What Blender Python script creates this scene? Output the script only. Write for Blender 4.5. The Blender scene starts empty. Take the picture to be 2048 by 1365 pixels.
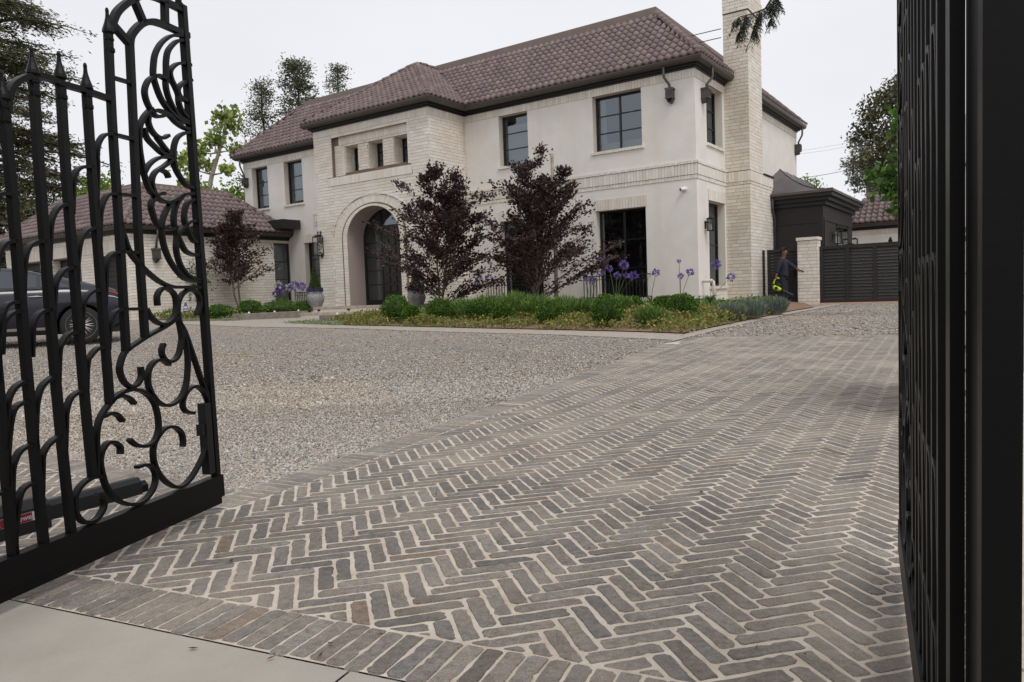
import bpy, bmesh, math, random
import numpy as np
from mathutils import Vector, Matrix

random.seed(7)
RNG = np.random.default_rng(7)
scene = bpy.context.scene
COL = scene.collection
R = math.radians

# ------------------------------------------------------------------ camera
CAM_H = 0.95
FPX = 1480.0                       # focal length in pixels of the 2048 px wide photograph
PITCH, ROLL, YAW = R(3.5), R(-2.1), R(-34.7)
_f = np.array([0, math.cos(PITCH), -math.sin(PITCH)])
_r0 = np.array([1.0, 0, 0]); _u0 = np.cross(_r0, _f)
RT = math.cos(ROLL) * _r0 + math.sin(ROLL) * _u0
UP = -math.sin(ROLL) * _r0 + math.cos(ROLL) * _u0
FW = _f
cam_d = bpy.data.cameras.new('camera')
cam_d.sensor_width = 36.0
cam_d.lens = 36.0 * FPX / 2048.0
cam_d.clip_start = 0.02
cam_d.clip_end = 2000.0
cam = bpy.data.objects.new('camera', cam_d); COL.objects.link(cam)
cam.matrix_world = Matrix(((RT[0], UP[0], -FW[0], 0), (RT[1], UP[1], -FW[1], 0),
                           (RT[2], UP[2], -FW[2], CAM_H), (0, 0, 0, 1)))
scene.camera = cam

# ------------------------------------------------------------------ sky and sun (overcast)
SUN_EL, SUN_AZ = R(58), R(150)     # azimuth clockwise from +Y
world = bpy.data.worlds.new('World'); scene.world = world
world.use_nodes = True
nt = world.node_tree; nt.nodes.clear()
w_out = nt.nodes.new('ShaderNodeOutputWorld'); w_bg = nt.nodes.new('ShaderNodeBackground')
w_sky = nt.nodes.new('ShaderNodeTexSky'); w_sky.sky_type = 'NISHITA'; w_sky.sun_disc = False
w_sky.sun_elevation = SUN_EL; w_sky.sun_rotation = SUN_AZ
w_sky.air_density = 1.0; w_sky.dust_density = 3.0
w_hsv = nt.nodes.new('ShaderNodeHueSaturation'); w_hsv.inputs['Saturation'].default_value = 0.12
w_mix = nt.nodes.new('ShaderNodeMix'); w_mix.data_type = 'RGBA'; w_mix.inputs['Factor'].default_value = 0.88
w_mix.inputs['B'].default_value = (9.35, 9.42, 9.85, 1)      # closed cloud deck
nt.links.new(w_sky.outputs['Color'], w_hsv.inputs['Color'])
nt.links.new(w_hsv.outputs['Color'], w_mix.inputs['A'])
w_tc = nt.nodes.new('ShaderNodeTexCoord'); w_mp = nt.nodes.new('ShaderNodeMapping'); w_mp.inputs['Scale'].default_value = (1.0, 1.0, 2.6)
w_ns = nt.nodes.new('ShaderNodeTexNoise'); w_ns.inputs['Scale'].default_value = 2.2; w_ns.inputs['Detail'].default_value = 5
w_mr = nt.nodes.new('ShaderNodeMapRange'); w_mr.inputs['From Min'].default_value = .3; w_mr.inputs['From Max'].default_value = .7; w_mr.inputs['To Min'].default_value = .955; w_mr.inputs['To Max'].default_value = 1.045
w_ml = nt.nodes.new('ShaderNodeVectorMath'); w_ml.operation = 'SCALE'
nt.links.new(w_tc.outputs['Generated'], w_mp.inputs['Vector']); nt.links.new(w_mp.outputs['Vector'], w_ns.inputs['Vector']); nt.links.new(w_ns.outputs['Fac'], w_mr.inputs['Value'])
nt.links.new(w_mix.outputs['Result'], w_ml.inputs['Vector']); nt.links.new(w_mr.outputs[0], w_ml.inputs['Scale'])
nt.links.new(w_ml.outputs['Vector'], w_bg.inputs['Color'])
w_bg.inputs['Strength'].default_value = 0.10
nt.links.new(w_bg.outputs['Background'], w_out.inputs['Surface'])
sun_d = bpy.data.lights.new('sun', 'SUN'); sun_d.energy = 1.45; sun_d.angle = R(22); sun_d.color = (1.0, 0.98, 0.95)
sun = bpy.data.objects.new('sun', sun_d); COL.objects.link(sun)
_sd = Vector((math.sin(SUN_AZ) * math.cos(SUN_EL), math.cos(SUN_AZ) * math.cos(SUN_EL), math.sin(SUN_EL)))
sun.rotation_euler = _sd.to_track_quat('Z', 'Y').to_euler()
sun.location = (0, -20, 40)
vs = scene.view_settings
vs.view_transform = 'Standard'; vs.look = 'None'; vs.gamma = 1.0; vs.exposure = 0.0
scene.cycles.max_bounces = 8
scene.cycles.transparent_max_bounces = 12

# ------------------------------------------------------------------ geometry of the place
def gz(x, y):
    """height of the ground: level at the gate, rising gently to the house"""
    x = np.asarray(x, float); y = np.asarray(y, float)
    p = np.interp(y, [-60, 4, 6, 9, 13, 18, 23, 300], [0, 0, .02, .09, .22, .31, .34, .34])
    e = np.clip(-(x + 1.0) / 12.0, 0, 1) * np.clip((y - 8) / 14.0, 0, 1) * .23
    return p + e

def ray(px, py):
    d = FW + ((px - 1024) / FPX) * RT - ((py - 682.5) / FPX) * UP
    return d / d[1]

def on_ground(px, py):
    d = ray(px, py); lo, hi = 0.4, 150.0
    for _ in range(50):
        m = (lo + hi) / 2
        if CAM_H + m * d[2] > gz(m * d[0], m): lo = m
        else: hi = m
    return Vector((lo * d[0], lo, CAM_H + lo * d[2]))

def at_depth(px, py, Y):
    d = ray(px, py) * Y
    return Vector((d[0], d[1], d[2] + CAM_H))

def on_plane(px, py, P0, n):
    d = Vector(ray(px, py)); c = Vector((0, 0, CAM_H))
    k = (P0 - c).dot(n) / d.dot(n)
    return c + d * k

HC = Vector((5.4725, 21.5047, 0))                 # front right corner of the house
DA = Vector((math.cos(YAW), math.sin(YAW), 0)); DB = Vector((-math.sin(YAW), math.cos(YAW), 0))
def hw(u, v, z): return HC + DA * u + DB * v + Vector((0, 0, z))
def uv(p): q = p - HC; return q.dot(DA), q.dot(DB), p.z

# ------------------------------------------------------------------ materials
MATS = {}
def new_mat(name):
    m = bpy.data.materials.new(name); m.use_nodes = True
    n = m.node_tree; n.nodes.clear()
    o = n.nodes.new('ShaderNodeOutputMaterial'); b = n.nodes.new('ShaderNodeBsdfPrincipled')
    n.links.new(b.outputs[0], o.inputs[0])
    MATS[name] = m
    return m, n, b, o

def rgb(c):                       # sRGB 0..255 to linear
    return tuple(((x / 255.0 / 12.92) if x / 255.0 <= .04045 else ((x / 255.0 + .055) / 1.055) ** 2.4) for x in c)

def mat(name, c, rough=.7, c2=None, scale=6.0, amt=1.0, bump=0.0, bscale=None, metal=0.0, spec=.5, attr=False, detail=4, coords='Object', stain=None, stretch=None, streak=None):
    m, n, b, o = new_mat(name)
    L = n.links.new
    b.inputs['Roughness'].default_value = rough; b.inputs['Metallic'].default_value = metal
    b.inputs['Specular IOR Level'].default_value = spec
    tc = n.nodes.new('ShaderNodeTexCoord')
    src = tc.outputs['Object' if coords == 'World' else coords]
    if coords == 'World':                         # pattern runs on from piece to piece
        ge = n.nodes.new('ShaderNodeNewGeometry'); src = ge.outputs['Position']
    if stretch:
        mp = n.nodes.new('ShaderNodeMapping'); mp.inputs['Scale'].default_value = stretch
        L(src, mp.inputs['Vector']); src = mp.outputs['Vector']
    base = None
    if attr:
        a = n.nodes.new('ShaderNodeAttribute'); a.attribute_name = 'Col'; base = a.outputs['Color']
    if c2 is not None:
        t = n.nodes.new('ShaderNodeTexNoise'); t.inputs['Scale'].default_value = scale; t.inputs['Detail'].default_value = detail
        t.inputs['Roughness'].default_value = .65
        L(src, t.inputs['Vector'])
        r = n.nodes.new('ShaderNodeMapRange'); r.inputs['From Min'].default_value = .35; r.inputs['From Max'].default_value = .65
        r.inputs['To Max'].default_value = amt
        L(t.outputs['Fac'], r.inputs['Value'])
        mx = n.nodes.new('ShaderNodeMix'); mx.data_type = 'RGBA'
        L(r.outputs[0], mx.inputs['Factor'])
        if attr:
            mx.blend_type = 'MULTIPLY'; L(base, mx.inputs['A'])
        else:
            mx.inputs['A'].default_value = (*c, 1)
        mx.inputs['B'].default_value = (*c2, 1)
        base = mx.outputs['Result']
    if stain is not None:                         # larger weathering patches
        t = n.nodes.new('ShaderNodeTexNoise'); t.inputs['Scale'].default_value = stain[1]; t.inputs['Detail'].default_value = 5
        L(src, t.inputs['Vector'])
        r = n.nodes.new('ShaderNodeMapRange'); r.inputs['From Min'].default_value = .48; r.inputs['From Max'].default_value = .72
        r.inputs['To Max'].default_value = stain[2]
        L(t.outputs['Fac'], r.inputs['Value'])
        mx = n.nodes.new('ShaderNodeMix'); mx.data_type = 'RGBA'; L(r.outputs[0], mx.inputs['Factor'])
        if base is None: mx.inputs['A'].default_value = (*c, 1)
        else: L(base, mx.inputs['A'])
        mx.inputs['B'].default_value = (*stain[0], 1)
        base = mx.outputs['Result']
    if streak is not None:                        # rain marks running down the wall
        mp = n.nodes.new('ShaderNodeMapping'); mp.inputs['Scale'].default_value = (1, 1, .07); L(src, mp.inputs['Vector'])
        t = n.nodes.new('ShaderNodeTexNoise'); t.inputs['Scale'].default_value = streak[1]; t.inputs['Detail'].default_value = 6; L(mp.outputs['Vector'], t.inputs['Vector'])
        r = n.nodes.new('ShaderNodeMapRange'); r.inputs['From Min'].default_value = .5; r.inputs['From Max'].default_value = .75; r.inputs['To Max'].default_value = streak[2]
        L(t.outputs['Fac'], r.inputs['Value']); mx = n.nodes.new('ShaderNodeMix'); mx.data_type = 'RGBA'; L(r.outputs[0], mx.inputs['Factor'])
        if base is None: mx.inputs['A'].default_value = (*c, 1)
        else: L(base, mx.inputs['A'])
        mx.inputs['B'].default_value = (*streak[0], 1); base = mx.outputs['Result']
    if base is None: b.inputs['Base Color'].default_value = (*c, 1)
    else: L(base, b.inputs['Base Color'])
    if bump:
        t = n.nodes.new('ShaderNodeTexNoise'); t.inputs['Scale'].default_value = bscale or scale * 4; t.inputs['Detail'].default_value = 6
        L(src, t.inputs['Vector'])
        bp = n.nodes.new('ShaderNodeBump'); bp.inputs['Strength'].default_value = bump; bp.inputs['Distance'].default_value = .02
        L(t.outputs['Fac'], bp.inputs['Height']); L(bp.outputs[0], b.inputs['Normal'])
    return m

def leaf_mat(name, rough=.55, trans=.25):
    m, n, b, o = new_mat(name)
    a = n.nodes.new('ShaderNodeAttribute'); a.attribute_name = 'Col'
    n.links.new(a.outputs['Color'], b.inputs['Base Color'])
    b.inputs['Roughness'].default_value = rough; b.inputs['Specular IOR Level'].default_value = .35
    if trans:
        tr = n.nodes.new('ShaderNodeBsdfTranslucent'); n.links.new(a.outputs['Color'], tr.inputs['Color'])
        mx = n.nodes.new('ShaderNodeMixShader'); mx.inputs[0].default_value = trans
        n.links.new(b.outputs[0], mx.inputs[1]); n.links.new(tr.outputs[0], mx.inputs[2]); n.links.new(mx.outputs[0], o.inputs[0])
    return m

def glass_mat(name, tint=(.75, .8, .82), rough=.01, ior=2.4, refl=(.82, .91, 1.0)):
    m, n, b, o = new_mat(name); n.nodes.remove(b)
    tr = n.nodes.new('ShaderNodeBsdfTransparent'); tr.inputs[0].default_value = (*tint, 1)
    gl = n.nodes.new('ShaderNodeBsdfGlossy'); gl.inputs['Roughness'].default_value = rough; gl.inputs['Color'].default_value = (*refl, 1)
    fr = n.nodes.new('ShaderNodeFresnel'); fr.inputs[0].default_value = ior
    mx = n.nodes.new('ShaderNodeMixShader')
    n.links.new(fr.outputs[0], mx.inputs[0]); n.links.new(tr.outputs[0], mx.inputs[1]); n.links.new(gl.outputs[0], mx.inputs[2])
    n.links.new(mx.outputs[0], o.inputs[0])
    return m

mat('stucco', rgb((233, 229, 223)), .9, rgb((226, 220, 212)), 1.6, .9, bump=.3, bscale=45, stain=(rgb((226, 214, 199)), .4, .5), streak=(rgb((206, 192, 172)), 2.2, .22))
mat('reveal', rgb((230, 222, 208)), .9, rgb((222, 212, 196)), 2.0, .8, bump=.2, bscale=60)
mat('white_brick', (.7, .66, .6), .85, (.93, .91, .88), 5, .7, bump=.35, bscale=70, attr=True, coords='World', stain=(rgb((206, 186, 158)), .55, .5))
mat('mortar', rgb((128, 112, 94)), .95, rgb((112, 97, 80)), 8, .8)
mat('roof_tile', (.1, .07, .07), .62, (.84, .82, .83), 7, .8, bump=.25, bscale=40, attr=True, coords='World')
mat('roof_deck', rgb((58, 46, 46)), .9)
mat('ridge_metal', rgb((128, 112, 104)), .6, rgb((112, 98, 92)), 3, .6)
mat('gutter_metal', rgb((92, 86, 78)), .45, rgb((78, 72, 66)), 2, .6, metal=.35)
mat('valley_metal', rgb((170, 166, 164)), .45, rgb((140, 136, 134)), 5, .7, metal=.4)
mat('dark_trim', rgb((31, 27, 27)), .55, rgb((25, 22, 22)), 4, .6)
mat('leader_metal', rgb((92, 88, 86)), .5, rgb((74, 70, 68)), 6, .7, metal=.5)
mat('window_frame', rgb((30, 30, 33)), .4)
mat('railing_iron', rgb((34, 34, 36)), .45)
glass_mat('glass'); glass_mat('lantern_pane', (.9, .9, .88), .02, 1.4, (1, 1, 1))
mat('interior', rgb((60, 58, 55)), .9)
mat('curtain', rgb((196, 214, 212)), .9, rgb((170, 192, 192)), 3, .8)
mat('blind', rgb((214, 216, 212)), .9)
mat('ochre_board', rgb((170, 150, 90)), .8)
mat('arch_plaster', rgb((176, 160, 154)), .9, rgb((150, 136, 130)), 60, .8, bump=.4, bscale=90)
mat('door_wood', rgb((48, 41, 41)), .45, rgb((38, 33, 33)), 5, .7, stretch=(1, 1, .15))
mat('iron', rgb((9, 9, 10)), .40, rgb((7, 7, 8)), 9, .6, bump=.03, bscale=60, spec=.16)
mat('iron_dark', rgb((12, 12, 13)), .5, spec=.3)
mat('dark_wood', rgb((34, 28, 26)), .6, rgb((27, 22, 21)), 3, .8, stretch=(1, 1, 6))
mat('seam_metal', rgb((104, 98, 96)), .45, rgb((88, 83, 82)), 2, .7, metal=.5)
mat('concrete', rgb((160, 154, 144)), .85, rgb((146, 140, 129)), 2.6, .8, bump=.15, bscale=120, stain=(rgb((174, 168, 156)), 1.1, .6), detail=9)
mat('kerb_concrete', rgb((142, 134, 124)), .9, rgb((116, 108, 98)), 5, .8, bump=.2, bscale=60)
mat('sand_joint', rgb((208, 197, 183)), .95, rgb((184, 168, 149)), 7, .9, bump=.5, bscale=220, detail=10)
mat('paver', (.2, .19, .18), .88, (.60, .59, .58), 48, 1.0, bump=1.0, bscale=120, attr=True, stain=(rgb((184, 170, 154)), 1.6, .6), coords='World', detail=10)
mat('gravel_bed', rgb((165, 156, 147)), .95, rgb((112, 104, 98)), 55, 1.0, bump=.9, bscale=75, detail=3, stain=(rgb((176, 152, 124)), .35, .5))
mat('gravel_stone', (.3, .3, .3), .75, attr=True)
mat('soil', rgb((138, 110, 88)), .95, rgb((108, 84, 66)), 3, .9, bump=.6, bscale=30)
mat('earth', rgb((120, 108, 92)), .95, rgb((96, 88, 74)), .5, .9)
mat('path_paver', rgb((168, 157, 145)), .9, rgb((142, 133, 124)), 9, .9, bump=.3, bscale=40)
mat('stone_urn', rgb((150, 148, 147)), .8, rgb((122, 120, 120)), 14, .9, bump=.8, bscale=22)
mat('bark_grey', rgb((120, 108, 98)), .9, rgb((80, 70, 64)), 12, .9, bump=.4, bscale=30)
mat('bark_dark', rgb((78, 66, 58)), .95, rgb((56, 46, 40)), 8, .9, bump=.4, bscale=20)
mat('bark_pale', rgb((168, 158, 142)), .9, rgb((126, 116, 102)), 6, .9)
leaf_mat('leaf'); leaf_mat('leaf_glossy', .4, .12); leaf_mat('needle', .7, .1); leaf_mat('petal', .6, .35)
mat('plant_stem', rgb((86, 104, 54)), .7)
mat('car_paint', rgb((31, 30, 43)), .16, spec=.6)
mat('car_glass', rgb((38, 46, 54)), .04, spec=.9)
mat('tyre', rgb((30, 29, 29)), .85)
mat('alloy', rgb((176, 168, 160)), .4, metal=.3)
mat('chrome', rgb((210, 210, 212)), .15, metal=1.0)
mat('tail_red', rgb((120, 24, 22)), .25)
mat('caliper_red', rgb((150, 26, 18)), .4)
mat('plastic_black', rgb((30, 30, 32)), .6)
mat('plastic_white', rgb((232, 232, 230)), .5)
mat('pvc', rgb((214, 206, 190)), .6)
mat('lime_plastic', rgb((186, 206, 40)), .45)
mat('skin', rgb((122, 84, 66)), .6)
mat('hair', rgb((22, 19, 18)), .7)
mat('denim', rgb((40, 44, 58)), .9, rgb((32, 35, 46)), 30, .7)
mat('trousers', rgb((34, 34, 40)), .9, rgb((28, 28, 33)), 30, .7)
mat('sticker_red', rgb((138, 34, 48)), .5)
mat('sticker_white', rgb((222, 214, 214)), .5)
mat('sign_blue', rgb((96, 90, 150)), .5)
mat('sign_orange', rgb((216, 150, 70)), .5)
mat('slab_pink', rgb((196, 164, 146)), .9, rgb((176, 146, 128)), 5, .7)
mat('wall_render', rgb((214, 210, 202)), .9, rgb((196, 190, 180)), 2, .7, bump=.2, bscale=40)
mat('wire', rgb((60, 60, 64)), .7)

# ------------------------------------------------------------------ mesh helpers
def tag(o, label=None, cat=None, group=None, kind=None):
    if label: o['label'] = label
    if cat: o['category'] = cat
    if group: o['group'] = group
    if kind: o['kind'] = kind
    return o

def empty(name, loc, rz=0.0, label=None, cat=None, group=None):
    o = bpy.data.objects.new(name, None); COL.objects.link(o)
    o.empty_display_size = .2
    o.location = loc; o.rotation_euler = (0, 0, rz)
    return tag(o, label, cat, group)

def link_mesh(name, me, m, parent=None):
    o = bpy.data.objects.new(name, me); COL.objects.link(o)
    if m is not None and not me.materials: me.materials.append(MATS[m] if isinstance(m, str) else m)
    if parent is not None: o.parent = parent
    return o

class MB:
    def __init__(s): s.v = []; s.f = []; s.c = []
    def add(s, vs, fs, col=None):
        k = len(s.v); s.v.extend(tuple(map(float, p)) for p in vs)
        for f in fs: s.f.append(tuple(k + i for i in f))
        s.c.extend([col or (1, 1, 1)] * len(vs))
    def box(s, x0, x1, y0, y1, z0, z1, P=None, col=None, M=None):
        c = [(x, y, z) for z in (z0, z1) for y in (y0, y1) for x in (x0, x1)]
        if P: c = [P(*q) for q in c]
        if M is not None: c = [M @ Vector(q) for q in c]
        s.add(c, [(0, 2, 3, 1), (4, 5, 7, 6), (0, 1, 5, 4), (2, 6, 7, 3), (0, 4, 6, 2), (1, 3, 7, 5)], col)
    def quad(s, a, b, c, d, col=None): s.add([a, b, c, d], [(0, 1, 2, 3)], col)
    def tube(s, pts, r, n=6, col=None, cap=True):
        pts = [Vector(p) for p in pts]; m = len(pts)
        rs = r if isinstance(r, (list, tuple)) else [r] * m
        ring = []; prev = None
        for i, p in enumerate(pts):
            t = (pts[min(i + 1, m - 1)] - pts[max(i - 1, 0)]).normalized()
            a = prev if prev is not None else (Vector((0, 0, 1)) if abs(t.z) < .9 else Vector((1, 0, 0)))
            a = (a - t * a.dot(t)).normalized(); prev = a; b = t.cross(a)
            for k in range(n):
                th = 2 * math.pi * k / n
                ring.append(p + (a * math.cos(th) + b * math.sin(th)) * rs[i])
        fs = []
        for i in range(m - 1):
            for k in range(n):
                k2 = (k + 1) % n
                fs.append((i * n + k, i * n + k2, (i + 1) * n + k2, (i + 1) * n + k))
        if cap: fs.append(tuple(range(n))[::-1]); fs.append(tuple((m - 1) * n + k for k in range(n)))
        s.add(ring, fs, col)
    def sweep(s, pts, w, d, N, col=None, taper=None):
        """flat bar: w in the plane, d across it (along N)"""
        pts = [Vector(p) for p in pts]; m = len(pts); ring = []
        for i, p in enumerate(pts):
            t = (pts[min(i + 1, m - 1)] - pts[max(i - 1, 0)]).normalized()
            S = N.cross(t).normalized(); k = 1.0 if not taper else taper[0] + (taper[1] - taper[0]) * i / (m - 1)
            for a, b in ((-1, -1), (1, -1), (1, 1), (-1, 1)): ring.append(p + S * (a * w / 2 * k) + N * (b * d / 2))
        fs = [(i * 4 + k, i * 4 + (k + 1) % 4, i * 4 + 4 + (k + 1) % 4, i * 4 + 4 + k) for i in range(m - 1) for k in range(4)]
        fs += [(3, 2, 1, 0), tuple((m - 1) * 4 + k for k in range(4))]
        s.add(ring, fs, col)
    def lathe(s, prof, c=(0, 0, 0), n=16, col=None, fn=None):
        c = Vector(c); vs = []
        for j, (r, z) in enumerate(prof):
            for k in range(n):
                th = 2 * math.pi * k / n; rr = r * (fn(th, z) if fn else 1)
                vs.append(c + Vector((rr * math.cos(th), rr * math.sin(th), z)))
        fs = [(j * n + k, j * n + (k + 1) % n, (j + 1) * n + (k + 1) % n, (j + 1) * n + k) for j in range(len(prof) - 1) for k in range(n)]
        fs += [tuple(range(n))[::-1], tuple((len(prof) - 1) * n + k for k in range(n))]
        s.add(vs, fs, col)
    def prism(s, poly, N, col=None):
        """poly: list of 3D points, extruded by vector N"""
        n = len(poly); p = [Vector(q) for q in poly]; q = [a + N for a in p]
        s.add(p + q, [tuple(range(n))[::-1], tuple(range(n, 2 * n))] + [(i, (i + 1) % n, n + (i + 1) % n, n + i) for i in range(n)], col)
    def mesh(s, name, smooth=False):
        me = bpy.data.meshes.new(name); me.from_pydata(s.v, [], s.f)
        if any(c != (1, 1, 1) for c in s.c):
            a = me.color_attributes.new('Col', 'FLOAT_COLOR', 'POINT')
            a.data.foreach_set('color', np.array([(*c, 1) for c in s.c], np.float32).ravel())
        if smooth: me.polygons.foreach_set('use_smooth', [True] * len(me.polygons))
        me.update(); return me
    def build(s, name, m, parent=None, smooth=False, kind=None, fix=False, world=False):
        if world and parent is not None:          # coordinates were given in the world, store them under the parent
            q = parent if parent.parent is None else parent.parent
            Mi = (Matrix.Translation(q.location) @ Matrix.Rotation(q.rotation_euler.z, 4, 'Z')).inverted()
            s.v = [tuple(Mi @ Vector(p)) for p in s.v]
        me = s.mesh(name, smooth)
        if fix:
            bm = bmesh.new(); bm.from_mesh(me); bmesh.ops.recalc_face_normals(bm, faces=bm.faces); bm.to_mesh(me); bm.free()
        o = link_mesh(name, me, m, parent)
        if kind: o['kind'] = kind
        return o

def fast_mesh(name, V, faces_per, F, colors=None):
    """V (n,3) array, F (m,faces_per) index array"""
    me = bpy.data.meshes.new(name); V = np.asarray(V, np.float32); F = np.asarray(F, np.int32)
    me.vertices.add(len(V)); me.vertices.foreach_set('co', V.ravel())
    me.loops.add(F.size); me.loops.foreach_set('vertex_index', F.ravel())
    me.polygons.add(len(F)); me.polygons.foreach_set('loop_start', np.arange(len(F), dtype=np.int32) * faces_per)
    try: me.polygons.foreach_set('loop_total', np.full(len(F), faces_per, np.int32))
    except Exception: pass
    if colors is not None:
        a = me.color_attributes.new('Col', 'FLOAT_COLOR', 'POINT')
        c = np.ones((len(V), 4), np.float32); c[:, :3] = colors
        a.data.foreach_set('color', c.ravel())
    me.update(calc_edges=True); me.validate()
    return me

def leaves(P, size, aspect=.5, colors=None, up=.3, rng=RNG, D=None, fold=0.0):
    """P (n,3) leaf bases -> quads; D optional (n,3) preferred leaf direction"""
    n = len(P); P = np.asarray(P, float)
    d = rng.normal(size=(n, 3)) if D is None else D + rng.normal(size=(n, 3)) * .45
    d[:, 2] += up * .5
    d /= np.linalg.norm(d, axis=1)[:, None] + 1e-9
    q = rng.normal(size=(n, 3)); q[:, 2] *= .5
    s = np.cross(d, q); s /= np.linalg.norm(s, axis=1)[:, None] + 1e-9
    L = (np.full(n, size) if np.isscalar(size) else size) * rng.uniform(.7, 1.3, n)
    W = L * aspect
    nn = np.cross(d, s)
    a = P; b = P + d * (L * .5)[:, None] + s * (W * .5)[:, None] + nn * (L * fold)[:, None]
    c = P + d * L[:, None]; e = P + d * (L * .5)[:, None] - s * (W * .5)[:, None] + nn * (L * fold)[:, None]
    V = np.stack([a, b, c, e], 1).reshape(-1, 3)
    F = np.arange(n * 4).reshape(-1, 4)
    C = None if colors is None else np.repeat(colors, 4, axis=0)
    return V, F, C

def leaf_obj(name, P, size, m, parent, colors, aspect=.5, up=.3, rng=RNG, D=None, kind=None):
    V, F, C = leaves(P, size, aspect, colors, up, rng, D)
    if parent is not None and parent.type == 'EMPTY':
        M = np.array(Matrix.Translation(parent.location) @ Matrix.Rotation(parent.rotation_euler.z, 4, 'Z'))
        V = (V - M[:3, 3]) @ M[:3, :3]
    o = link_mesh(name, fast_mesh(name, V, 4, F, C), m, parent)
    if kind: o['kind'] = kind
    return o

def pal(n, cols, jit=.18, rng=RNG):
    c = np.array([rgb(k) for k in cols])[rng.integers(0, len(cols), n)]
    return np.clip(c * rng.uniform(1 - jit, 1 + jit, (n, 1)), 0, 1)

# ================================================================== GROUND, PAVING, GRAVEL
def sheet(name, poly, off, m, step=1.0, mound=None, kind='structure'):
    """a flat-laid sheet that follows the ground; poly in world XY"""
    bm = bmesh.new(); bm.faces.new([bm.verts.new((x, y, 0)) for x, y in poly])
    xs = [p[0] for p in poly]; ys = [p[1] for p in poly]
    for ax, lo, hi in ((0, min(xs), max(xs)), (1, min(ys), max(ys))):
        st = max(step, (hi - lo) / 75); k = lo + st
        while k < hi - 1e-3:
            no = Vector((1, 0, 0)) if ax == 0 else Vector((0, 1, 0))
            bmesh.ops.bisect_plane(bm, geom=bm.verts[:] + bm.edges[:] + bm.faces[:], plane_co=no * k, plane_no=no)
            k += st
    bmesh.ops.triangulate(bm, faces=bm.faces)
    for v in bm.verts:
        v.co.z = float(gz(v.co.x, v.co.y)) + off + (mound(v.co.x, v.co.y) if mound else 0)
    bmesh.ops.recalc_face_normals(bm, faces=bm.faces)
    if sum(f.normal.z for f in bm.faces) < 0: bmesh.ops.reverse_faces(bm, faces=bm.faces)
    me = bpy.data.meshes.new(name); bm.to_mesh(me); bm.free()
    o = link_mesh(name, me, m); o['kind'] = kind
    return o

def hxy(u, v): p = hw(u, v, 0); return (p.x, p.y)
def inside(poly, x, y):
    r = False; n = len(poly); j = n - 1
    for i in range(n):
        xi, yi = poly[i]; xj, yj = poly[j]
        if (yi > y) != (yj > y) and x < (xj - xi) * (y - yi) / (yj - yi) + xi: r = not r
        j = i
    return r
def inside_np(poly, x, y):
    r = np.zeros(len(x), bool); n = len(poly); j = n - 1
    for i in range(n):
        xi, yi = poly[i]; xj, yj = poly[j]
        if yi != yj:
            r ^= ((yi > y) != (yj > y)) & (x < (xj - xi) * (y - yi) / (yj - yi) + xi)
        j = i
    return r

GA = R(-24)                                        # line of the gate and the front edge of the paving
E1 = Vector((math.cos(GA), math.sin(GA))); EN = Vector((-math.sin(GA), math.cos(GA)))
def gp(a, n): q = E1 * a + EN * n; return (q.x, q.y)

ground = sheet('ground', [(-260, -60), (260, -60), (260, 330), (-260, 330)], -.05, 'earth', step=8)
# gravel court reaches from the apron to the garage and the side gate
court = sheet('gravel_court', [gp(-14, 2.6), gp(4.5, 2.6), (14, 12), hxy(6.5, 4.2), hxy(.76, 3.9), hxy(-8, -2), hxy(-18, -1), hxy(-30, -6.8), (-28, 14)], -.004, 'gravel_bed', step=.8)

# --- driveway -------------------------------------------------
LEFT_EDGE = [(-1.42, 3.72), (-1.12, 4.30), (-.78, 5.02), (-.12, 6.30), (.49, 7.55), (1.30, 9.10), (2.24, 10.93)]
FRONT = 1.506
DRIVE = [gp(-7.2, FRONT), gp(2.4, FRONT), gp(1.12, 12.13), (3.07, 11.63)] + LEFT_EDGE[::-1] + [gp(-7.2, 3.62)]
driveway = sheet('driveway', DRIVE, .0072, 'sand_joint', step=.18)
STRIP = [hxy(3.05, -8.95), hxy(0, -8.40), hxy(-3, -8.0), hxy(-6.1, -7.95), hxy(-8.4, -7.2), hxy(-8.4, -3.2), hxy(-12.8, -3.2), hxy(-12.9, -6.5), hxy(-14.2, -8.6), hxy(-8.5, -9.1), hxy(-5, -8.85), hxy(0, -9.35), hxy(3.3, -9.95)]
path = sheet('garden_path', STRIP, .006, 'path_paver', step=.8)
sheet('garden_path_edge', [hxy(3.07, -8.9), hxy(3.07, 3.4), hxy(3.35, 3.4), hxy(3.35, -10.3)], .008, 'path_paver', step=.8)

BR_L, BR_W, JOINT = .225, .0628, .0128
BRICK_COLS = [(141, 132, 124), (133, 127, 121), (146, 137, 128), (127, 122, 118), (150, 141, 131), (137, 127, 118), (151, 144, 136), (126, 121, 117), (142, 132, 122), (134, 128, 121)]
def clip_poly(P, a, b):
    """keep the part of polygon P left of the line a->b"""
    out = []
    d = (b[0] - a[0], b[1] - a[1])
    s = lambda p: d[0] * (p[1] - a[1]) - d[1] * (p[0] - a[0])
    for i in range(len(P)):
        p, q = P[i], P[(i + 1) % len(P)]; sp, sq = s(p), s(q)
        if sp >= 0: out.append(p)
        if (sp >= 0) != (sq >= 0):
            t = sp / (sp - sq); out.append((p[0] + (q[0] - p[0]) * t, p[1] + (q[1] - p[1]) * t))
    return out
def area(P): return .5 * sum(P[i][0] * P[(i + 1) % len(P)][1] - P[(i + 1) % len(P)][0] * P[i][1] for i in range(len(P)))

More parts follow.
